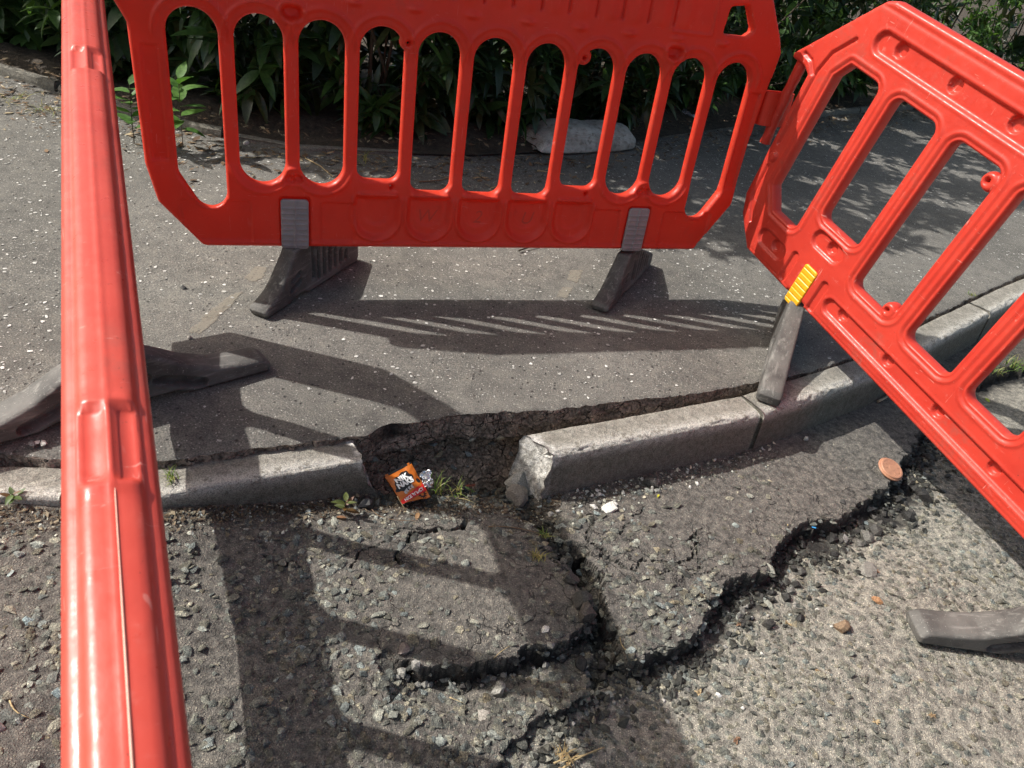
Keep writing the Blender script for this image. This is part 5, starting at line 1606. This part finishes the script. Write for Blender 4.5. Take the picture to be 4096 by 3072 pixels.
grass('short grass beyond the leaning barrier, left of the taller patch', (2.013, 2.949, -0.150), 26, 0.06, 0.06, GT, 8)
grass('little grass tuft in the joint behind the far kerb', (1.998, 3.370, 0.000), 16, 0.03, 0.03, GT, 9)
grass('dry grass wisp under the left barrier end', (-0.924, 3.544, 0.000), 22, 0.07, 0.12, DT, 10)
grass('dry straw bundle lying on the road at the bottom', (0.247, 0.862, -0.150), 22, 0.011, 0.040, [(0.30, 0.22, 0.12), (0.25, 0.17, 0.09), (0.36, 0.28, 0.17)], 11, flatn=0.9)
grass('dry grass stalks on the footway at the left edge', (-2.556, 3.407, 0.000), 20, 0.05, 0.13, DT, 12, flatn=0.8)
grass('dry grass stalks on the footway beside the near rail', (-2.362, 3.362, 0.000), 20, 0.05, 0.12, DT, 13, flatn=0.8)


# ---- litter: dry leaves, needles, twigs
def flakes(name, label, pts, z, smin, smax, tones, seed):
    r = np.random.default_rng(seed); n = len(pts); bag = Bag()
    for i in range(n):
        L = smin + (smax - smin) * r.random() ** 2; w = L * (0.12 + 0.5 * r.random() ** 2); a = r.random() * 6.28
        tl = r.normal(0, 0.35); V = np.array([(-L, 0, 0), (-0.2 * L, w, 0.12 * L), (L, 0.1 * w, 0.05 * L), (0.1 * L, -w, 0.0)])
        c, s = math.cos(a), math.sin(a)
        W_ = np.column_stack([V[:, 0] * c - V[:, 1] * s, V[:, 0] * s + V[:, 1] * c, V[:, 2] + tl * V[:, 0] * 0.5 + abs(tl) * L * 0.5])
        tn = np.array(tones[int(r.integers(0, len(tones)))]) * (0.6 + 0.8 * r.random())
        bag.add(W_ + [pts[i][0], pts[i][1], z[i] + 0.002], [(0, 1, 2), (0, 2, 3)][:2] and np.array([(0, 1, 3), (1, 2, 3)]), tn)
    return tag(link(name, bag.mesh(name, False), M['litter']), label, 'litter', kind='stuff')


LK = [(0.06, 0.04, 0.025), (0.09, 0.062, 0.038), (0.13, 0.095, 0.06), (0.045, 0.033, 0.024), (0.22, 0.18, 0.12)]
LT = [(0.10, 0.062, 0.036), (0.16, 0.10, 0.055), (0.22, 0.15, 0.085), (0.06, 0.042, 0.028), (0.30, 0.24, 0.15)]
n = 6500
xs = -3.4 + 7.4 * rng.random(n); yb = bed_y(xs) + rng.normal(-0.05, 0.20, n) - 0.12 * rng.random(n)
onbed = yb > bed_y(xs)
flakes('bed_litter', 'dry leaves and needles along the edge of the planting bed', np.column_stack([xs, yb]), np.where(onbed, 0.055, pave_z(xs, yb)), 0.006, 0.026, LT, 1)
n = 3400
xs = -1.15 + 1.35 * rng.random(n) ** 0.9; yb = np.interp(xs, kl[:, 0], kl[:, 1]) - np.abs(rng.normal(0.0, 0.035, n)) - 0.012
flakes('kerb_litter', 'dry leaf litter along the foot of the left kerb', np.column_stack([xs, yb]), road_z(xs, yb) + 0.001, 0.002, 0.010, LK, 2)


def twig(label, P, r0, tone, group=None, cat='twig', name='twig'):
    b = Bag(); Q = smooth_path(P, 0.012, 3); b.tube(Q, np.linspace(r0, r0 * 0.5, len(Q)), 6, tone)
    return tag(link(name, b.mesh(name), M['litter']), label, cat, group)


def rp(L, up=0.004, pv=False): return [(x, y, (float(pave_z(x, y)) if pv else float(road_z(x, y))) + up) for x, y in L]
TW = (0.20, 0.13, 0.08); STR = (0.42, 0.32, 0.17)
twig('curved thin twig on the slab below the crisp packet', rp([(-0.301, 1.434), (-0.274, 1.403), (-0.242, 1.398), (-0.196, 1.408), (-0.171, 1.415)]), 0.0013, TW)
twig('straight brown twig at the top of the fissure', rp([(0.013, 1.446), (0.055, 1.461), (0.105, 1.465), (0.149, 1.460)]), 0.0018, TW)
twig('pale stem leaning on the crisp packet', [(-0.207, 1.436, -0.130), (-0.220, 1.443, -0.120), (-0.235, 1.449, -0.100)], 0.0014, STR)
twig('straw stalk in the hollow below the slab', rp([(0.080, 1.051), (0.094, 1.067), (0.111, 1.080)],0.012), 0.0011, STR)
twig('straw stalk beside the black crumbs in the hollow', rp([(0.001, 0.970), (0.017, 0.965), (0.033, 0.960)],0.008), 0.0011, STR)
twig('bent straw on the right slab', rp([(0.363, 1.180), (0.368, 1.155), (0.387, 1.140), (0.408, 1.126)],0.006), 0.0012, STR)
twig('thick straw lying across the bottom edge', rp([(0.244, 0.843), (0.271, 0.871), (0.303, 0.895), (0.337, 0.917)],0.01), 0.0028, STR)
twig('second straw lying across the bottom edge', rp([(0.233, 0.859), (0.256, 0.875), (0.291, 0.888), (0.322, 0.905)],0.008), 0.0022, STR)
twig('pale stick on the right asphalt slab', rp([(0.864, 1.695), (0.886, 1.682)]), 0.0016, STR)
twig('light stick by the kerb below the leaning barrier', rp([(1.368, 2.501), (1.418, 2.549), (1.437, 2.581)],0.008), 0.006, (0.42, 0.34, 0.24))
twig('bent straw at the lower left', rp([(-0.766, 0.715), (-0.752, 0.700), (-0.738, 0.695), (-0.718, 0.694)]), 0.0016, STR)
twig('dry stick on the footway behind the fifth slot', rp([(-0.608, 3.397), (-0.532, 3.455), (-0.460, 3.552), (-0.418, 3.647)],0.006,True), 0.0035, TW)
twig('dry stick on the footway behind the sixth slot', rp([(-0.281, 3.492), (-0.235, 3.572), (-0.165, 3.661)],0.006,True), 0.003, STR)
twig('dark forked twig under the barrier near the right foot', rp([(-0.080, 2.861), (-0.055, 2.897), (-0.010, 2.947)],0.01,True), 0.004, (0.06, 0.05, 0.04))
twig('long stalk on the footway behind the third slot', rp([(-1.147, 3.401), (-1.064, 3.350), (-0.967, 3.246)],0.006,True), 0.003, STR)
twig('pale stalk on the litter behind the seventh slot', rp([(-0.089, 3.871), (-0.017, 3.886), (0.055, 3.900)],0.006,True), 0.003, STR)
for q, P in enumerate(((0.815, 1.361, -0.160), (1.119, 1.609, -0.160), (1.108, 1.151, -0.160), (0.563, 1.109, -0.160), (0.686, 1.329, -0.160), (0.846, 1.216, -0.160), (0.960, 1.102, -0.160), (0.629, 0.998, -0.160))):
    b = Bag(); r = np.random.default_rng(50 + q)
    for j in range(9):
        V, F = BROAD[j % 3]; dd = r.normal(size=3); dd[2] = abs(dd[2]) * 0.6
        b.add((V * (0.007 + 0.006 * r.random())) @ basis(dd, np.array([0, 0, 1.0])).T, F, np.array([(0.40, 0.30, 0.17), (0.24, 0.14, 0.085), (0.33, 0.23, 0.13)][q % 3]) * (0.7 + 0.5 * r.random()))
    o = link('dry_flower_head', b.mesh('dry_flower_head'), M['litter']); o.location = on_road(P[0], P[1], 0.003)
    tag(o, 'small dried brown flower head lying on the pale road', 'flower head', 'dried flower heads on the road')
for label, P, tone, L in (('small yellow-green leaf below the chalky kerb end', (0.483, 1.709, -0.145), (0.48, 0.45, 0.04), 0.016), ('yellow-green leaf on the road beyond the leaning barrier', (1.936, 2.804, -0.150), (0.32, 0.42, 0.06), 0.035),
                          ('dry brown leaf in the litter below the crisp packet', (-0.175, 1.449, -0.130), (0.30, 0.17, 0.09), 0.03), ('dry leaf on the slab left of the twig', (-0.345, 1.369, -0.130), (0.30, 0.16, 0.10), 0.03),
                          ('pale green leaf lying behind the sixth slot', (-0.330, 4.237, 0.000), (0.20, 0.30, 0.12), 0.10)):
    V, F = BROAD[0]; pv = P[2] > -0.05
    o = link('fallen_leaf', mesh_np('fallen_leaf', V * L, F, True, np.broadcast_to(np.array(tone), (len(V), 3))), M['weed'])
    o.location = (P[0], P[1], (float(pave_z(P[0], P[1])) if pv else float(road_z(P[0], P[1]))) + 0.006); o.rotation_euler = (0.25, -0.1, P[0] * 9); tag(o, label, 'leaf')
V, F = rock_mesh(3, 1, 6, 0.1, 0.4)
o = link('plastic_scrap', mesh_np('plastic_scrap', V * 0.009, F, False), M['blue']); P = (0.956, 1.726, -0.160); o.location = on_road(P[0], P[1], 0.008); o.scale = (1.5, 0.6, 0.7)
tag(o, 'tiny blue plastic scrap in the black rubble', 'litter')

# ---- orange strip lying behind the left kerb
P = np.array([(-0.797, 1.326, -0.030), (-0.746, 1.352, -0.029), (-0.681, 1.386, -0.027)]); Q = resample(P, 0.006)
dn = np.array([0.02, -0.05, -0.022]); dn = dn / np.linalg.norm(dn)
V = np.vstack([Q + [0, 0, 0.014], Q - np.array([-0.45, 0.89, 0]) * -0.001 - [0, 0, 0.022], Q + np.array([-0.45, 0.89, 0]) * 0.002 + [0, 0, 0.014], Q + np.array([-0.45, 0.89, 0]) * 0.004 - [0, 0, 0.022]]); m = len(Q)
F = np.array([(a * m + i, a * m + i + 1, b * m + i + 1, b * m + i) for i in range(m - 1) for a, b in ((0, 1), (2, 0), (3, 2))])
tag(link('plastic_strip', mesh_np('plastic_strip', V, F, False), M['tape']), 'flat orange plastic strip standing behind the left kerb', 'strip')

# ---- terracotta plastic cap
prof = [(0, 0.0100), (0.010, 0.0102), (0.011, 0.0095), (0.030, 0.0100), (0.033, 0.0110), (0.0375, 0.0108), (0.0395, 0.0090), (0.0400, 0.006), (0.0430, 0.0055), (0.0445, 0.003), (0.0440, 0.0), (0.0, 0.0)]
nseg = 40; V = np.array([(r_ * math.cos(6.2832 * j / nseg), r_ * math.sin(6.2832 * j / nseg), z_) for r_, z_ in prof for j in range(nseg)])
F = np.array([(i * nseg + j, i * nseg + (j + 1) % nseg, (i + 1) * nseg + (j + 1) % nseg, (i + 1) * nseg + j) for i in range(len(prof) - 1) for j in range(nseg)])
cap = link('terracotta_disc', mesh_np('plastic_cap', V, F, False), M['terracotta']); tag(cap, 'round terracotta plastic cap lying on the edge of the black rubble', 'disc')
P = (1.280, 2.067, -0.135); cap.location = (P[0], P[1], float(road_z(P[0], P[1])) + 0.014); cap.rotation_euler = (0.30, 0.10, 0.3); cap.scale = (1.0,) * 3
for j in range(8):
    a = 6.2832 * j / 8; b = Bag(); b.tube([(0.019 * math.cos(a), 0.019 * math.sin(a), 0.0099), (0.029 * math.cos(a), 0.029 * math.sin(a), 0.0101)], 0.0009, 5); link('rib', b.mesh('rib'), M['terracotta'], cap)

# ---- crisp packet, torn open
TL, TR, BR, BL = [np.array(q) for q in ((-0.288, 1.515, -0.100), (-0.232, 1.586, -0.096), (-0.155, 1.503, -0.130), (-0.221, 1.463, -0.136))]
PN = np.cross(TR - TL, BL - TL); PN /= np.linalg.norm(PN); PN = PN if PN[2] > 0 else -PN


def pk(a, b, up=0.0):
    a = np.asarray(a, float); b = np.asarray(b, float)
    p = ((1 - a) * (1 - b))[..., None] * TL + (a * (1 - b))[..., None] * TR + (a * b)[..., None] * BR + ((1 - a) * b)[..., None] * BL
    h = 0.0042 * vn(a * 3.1 + b * 1.2, b * 2.7 - a, 5) + 0.0016 * vn(a * 8 + b * 5, b * 8, 6) + 0.010 * np.sin(np.pi * np.clip(a, 0, 1)) * np.sin(np.pi * np.clip(b, 0, 1))
    return p + (h + up)[..., None] * PN


packet = bpy.data.objects.new('crisp_packet', None); COL.objects.link(packet); packet.location = tuple(BL)
tag(packet, 'torn orange and black crisp packet in the gap of the kerb', 'packet')
WRAP = [packet]
def pk_mesh(name, V3, F, mat, smooth=True): return link(name, mesh_np(name, V3 - BL, F, smooth), mat, WRAP[0])
A, B_ = np.meshgrid(np.linspace(0, 1, 30), np.linspace(0, 1, 30))
V = pk(A, B_, -0.004 - 0.008 * np.sin(np.pi * A) * np.sin(np.pi * B_)); pk_mesh('back_wrapper', V.reshape(-1, 3), grid_faces(30, 30), M['p_foil'])
V = pk(A, B_); WRAP[0] = pk_mesh('wrapper', V.reshape(-1, 3), grid_faces(30, 30), M['p_orange'])


def pk_poly(name, pts, mat, up, step=0.04):
    """flat printed patch that follows the wrapper"""
    c = np.mean(pts, 0); Q = resample(np.vstack([pts, pts[:1]]), step)[:-1]; m = len(Q)
    R_ = np.vstack([c + (Q - c) * f for f in (1, 0.66, 0.33, 0.02)])
    F = np.array([(i * m + j, i * m + (j + 1) % m, (i + 1) * m + (j + 1) % m, (i + 1) * m + j) for i in range(3) for j in range(m)])
    return pk_mesh(name, pk(R_[:, 0], R_[:, 1], up), F, mat)


pk_poly('black_top_band', np.array([(0.0, 0.0), (1, 0.0), (1, 0.055), (0.0, 0.06)]), M['p_black'], 0.0005)
tb = np.linspace(0, 6.2832, 26, endpoint=False)
rb = 1 + 0.10 * np.sin(5 * tb) + 0.08 * np.sin(9 * tb + 1)
pk_poly('black_patch', np.column_stack([0.42 + 0.36 * rb * np.cos(tb), 0.42 + 0.255 * rb * np.sin(tb) - 0.10 * np.cos(tb)]), M['p_black'], 0.0006)
pk_poly('red_band', np.array([(0.0, 0.90), (0.98, 0.60), (1.0, 0.82), (0.08, 1.0), (0.0, 1.0)]), M['p_red'], 0.0006)
ts = np.arange(22); rs = np.where(ts % 2 == 0, 0.19, 0.10); th = ts * 6.2832 / 22
pk_poly('black_star', np.column_stack([0.78 + rs * np.cos(th), 0.93 - np.abs(0) + rs * 0.62 * np.sin(th) - 0.04]), M['p_black'], 0.0004, 0.03)
pk_poly('black_star', np.column_stack([0.90 + 0.5 * rs * np.cos(th), 0.52 + 0.5 * rs * np.sin(th)]), M['p_black'], 0.0004, 0.03)
rs2 = rs * 0.45
pk_poly('orange_star', np.column_stack([0.78 + rs2 * np.cos(th), 0.89 + rs2 * 0.62 * np.sin(th)]), M['p_orange'], 0.0010, 0.03)
for (x0, y0) in ((0.30, 0.66), (0.42, 0.62), (0.53, 0.60), (0.22, 0.70)):
    pk_poly('grey_splash', np.array([(x0, y0), (x0 + 0.09, y0 - 0.045), (x0 + 0.07, y0 + 0.03), (x0 + 0.11, y0 + 0.07), (x0 + 0.01, y0 + 0.07)]), M['p_grey'], 0.0010, 0.03)


def pk_text(txt, a, b, size, ang, mat, thick=0.02, sx=1.0, shear=0.0):
    fc = bpy.data.curves.new('txt', 'FONT'); fc.body = txt; fc.size = size; fc.align_x = 'CENTER'; fc.align_y = 'CENTER'; fc.offset = thick; fc.shear = shear
    fo = bpy.data.objects.new('txt', fc); COL.objects.link(fo); bpy.context.view_layer.update()
    me = bpy.data.meshes.new_from_object(fo.evaluated_get(bpy.context.evaluated_depsgraph_get())); bpy.data.objects.remove(fo)
    bm = bmesh.new(); bm.from_mesh(me); bmesh.ops.triangulate(bm, faces=bm.faces[:]); bmesh.ops.subdivide_edges(bm, edges=bm.edges[:], cuts=1); bm.to_mesh(me); bm.free()
    co = np.zeros(len(me.vertices) * 3); me.vertices.foreach_get('co', co); co = co.reshape(-1, 3)
    c, s = math.cos(ang), math.sin(ang); x, y = co[:, 0] * sx, co[:, 1]
    w = pk(a + x * c - y * s, b - (x * s + y * c) * 0.82, 0.0013) - BL
    me.vertices.foreach_set('co', w.ravel()); me.materials.clear(); me.update()
    return link('lettering', me, mat, WRAP[0])


pk_text('NIK', 0.40, 0.315, 0.25, 0.10, M['p_white'], 0.012, 1.15, 0.1)
pk_text('NAKS', 0.43, 0.475, 0.25, 0.12, M['p_white'], 0.012, 0.95, 0.1)
pk_text("NICE 'N' SPICY", 0.50, 0.845, 0.135, 0.27, M['p_white'], 0.004, 0.93, 0.15)
# crumpled silver corner
A, B_ = np.meshgrid(np.linspace(0, 1, 14), np.linspace(0, 1, 22))
f0, f1, f2, f3 = [np.array(q) for q in ((-0.197, 1.533, -0.085), (-0.170, 1.553, -0.075), (-0.153, 1.519, -0.105), (-0.177, 1.514, -0.110))]
V = ((1 - A) * (1 - B_))[..., None] * f0 + (A * (1 - B_))[..., None] * f1 + (A * B_)[..., None] * f2 + ((1 - A) * B_)[..., None] * f3
V = V + (0.006 * vn(A * 4, B_ * 6, 3) + 0.003 * vn(A * 9, B_ * 12, 4))[..., None] * PN + (0.003 * vn(A * 5, B_ * 5, 9))[..., None] * np.array([1, 0.3, 0])
pk_mesh('silver_lining', V.reshape(-1, 3), grid_faces(22, 14), M['p_foil'], False)

# ---- white woven sack by the bed
sk = bpy.data.objects.new('sandbag', None); COL.objects.link(sk)
tag(sk, 'dirty white woven sandbag lying at the edge of the planting bed', 'sandbag')
s0_, s1_ = np.array((-0.185, 4.247, 0.000)[:2]), np.array((0.401, 4.699, 0.000)[:2])
cen = (s0_ + s1_) / 2; dv = s1_ - s0_; Ls = float(np.linalg.norm(dv)); angS = math.atan2(dv[1], dv[0])
sk.location = (cen[0], cen[1], 0.0); sk.rotation_euler = (0, 0, angS)
nu, nv_ = 90, 56
uu = np.linspace(-1, 1, nu); th = np.linspace(0, 2 * np.pi, nv_, endpoint=False)
UU, TH = np.meshgrid(uu, th, indexing='ij')
endw = (1 - np.abs(UU) ** 5.0) ** 0.5
hgt = np.interp(UU, [-1, -0.9, -0.55, -0.1, 0.12, 0.45, 0.8, 1], [0.012, 0.062, 0.112, 0.116, 0.103, 0.112, 0.092, 0.03])
wid = np.interp(UU, [-1, -0.85, -0.3, 0.1, 0.5, 0.85, 1], [0.150, 0.152, 0.152, 0.142, 0.142, 0.120, 0.06])
ex = 0.75
yy = wid * np.sign(np.cos(TH)) * np.abs(np.cos(TH)) ** ex
zz = hgt * (np.sign(np.sin(TH)) * np.abs(np.sin(TH)) ** ex)
zz = np.where(zz < 0, zz * 0.25, zz)
wr = 0.005 * fbm(UU * 2, TH, 1.3, 2, 811) + 0.007 * np.abs(fbm(UU * 3, TH * 1.3, 3.0, 2, 813)) * sstep(0.45, 0.95, np.abs(UU)) + 0.0045 * np.sin(TH * 7 + UU * 5 + 2 * fbm(UU, TH, 1.5, 2, 819)) * np.exp(-((UU - 0.12) / 0.30) ** 2)
V = np.stack([UU * Ls * 0.5 + 0.01 * vn(TH * 2, UU * 3, 7), yy * (1 + wr * 3), np.maximum(zz + wr * (zz > 0.01) + 0.024, 0.001)], -1).reshape(-1, 3)
F = np.array([(i * nv_ + j, i * nv_ + (j + 1) % nv_, (i + 1) * nv_ + (j + 1) % nv_, (i + 1) * nv_ + j) for i in range(nu - 1) for j in range(nv_)])
link('sack_body', mesh_np('sack_body', V, F), M['sack'], sk)
A, B_ = np.meshgrid(np.linspace(-1, 1, 24), np.linspace(0, 1, 5))
V = np.stack([-Ls * 0.5 - 0.028 * B_ + 0.006 * vn(A * 4, B_, 3) + 0.01, A * 0.152, 0.024 + 0.010 * np.sin(A * 5) * B_ + 0.004 * vn(A * 6, B_ * 3, 5)], -1).reshape(-1, 3)
link('hem', mesh_np('hem', V, grid_faces(5, 24)), M['sack'], sk)
b = Bag(); b.tube([(Ls * 0.5 - 0.02, -0.05, 0.03), (Ls * 0.5 + 0.02, -0.10, 0.006), (Ls * 0.5 + 0.07, -0.12, 0.004), (Ls * 0.5 + 0.10, -0.17, 0.004)], 0.0022, 6); link('tie_string', b.mesh('tie_string'), M['sack'], sk)

# ---- clear bottle left by the edging
P = np.array((0.754, 5.615, 0.000))
prof = [(0.0, 0.0), (0.030, 0.002), (0.033, 0.012), (0.032, 0.05), (0.028, 0.065), (0.032, 0.08), (0.033, 0.12), (0.026, 0.15), (0.012, 0.175), (0.011, 0.195), (0.0, 0.196)]
V = np.array([(r_ * math.cos(6.2832 * j / 20) * (1 + 0.12 * math.sin(3 * j + z_ * 90)), r_ * math.sin(6.2832 * j / 20), z_) for r_, z_ in prof for j in range(20)])
F = np.array([(i * 20 + j, i * 20 + (j + 1) % 20, (i + 1) * 20 + (j + 1) % 20, (i + 1) * 20 + j) for i in range(len(prof) - 1) for j in range(20)])
o = link('plastic_bottle', mesh_np('plastic_bottle', V, F), M['clear']); o.location = (P[0] - 0.06, P[1] + 0.03, 0.035); o.rotation_euler = (math.radians(88), 0, math.radians(62))
tag(o, 'crumpled clear plastic bottle by the edging behind the barrier', 'bottle')
V = np.array([(0.0, 0, 0.2)])
bc = Bag(); bc.tube([(0, 0, 0.194), (0, 0, 0.21)], 0.0135, 12); link('bottle_cap', bc.mesh('bottle_cap'), M['p_white'], o)
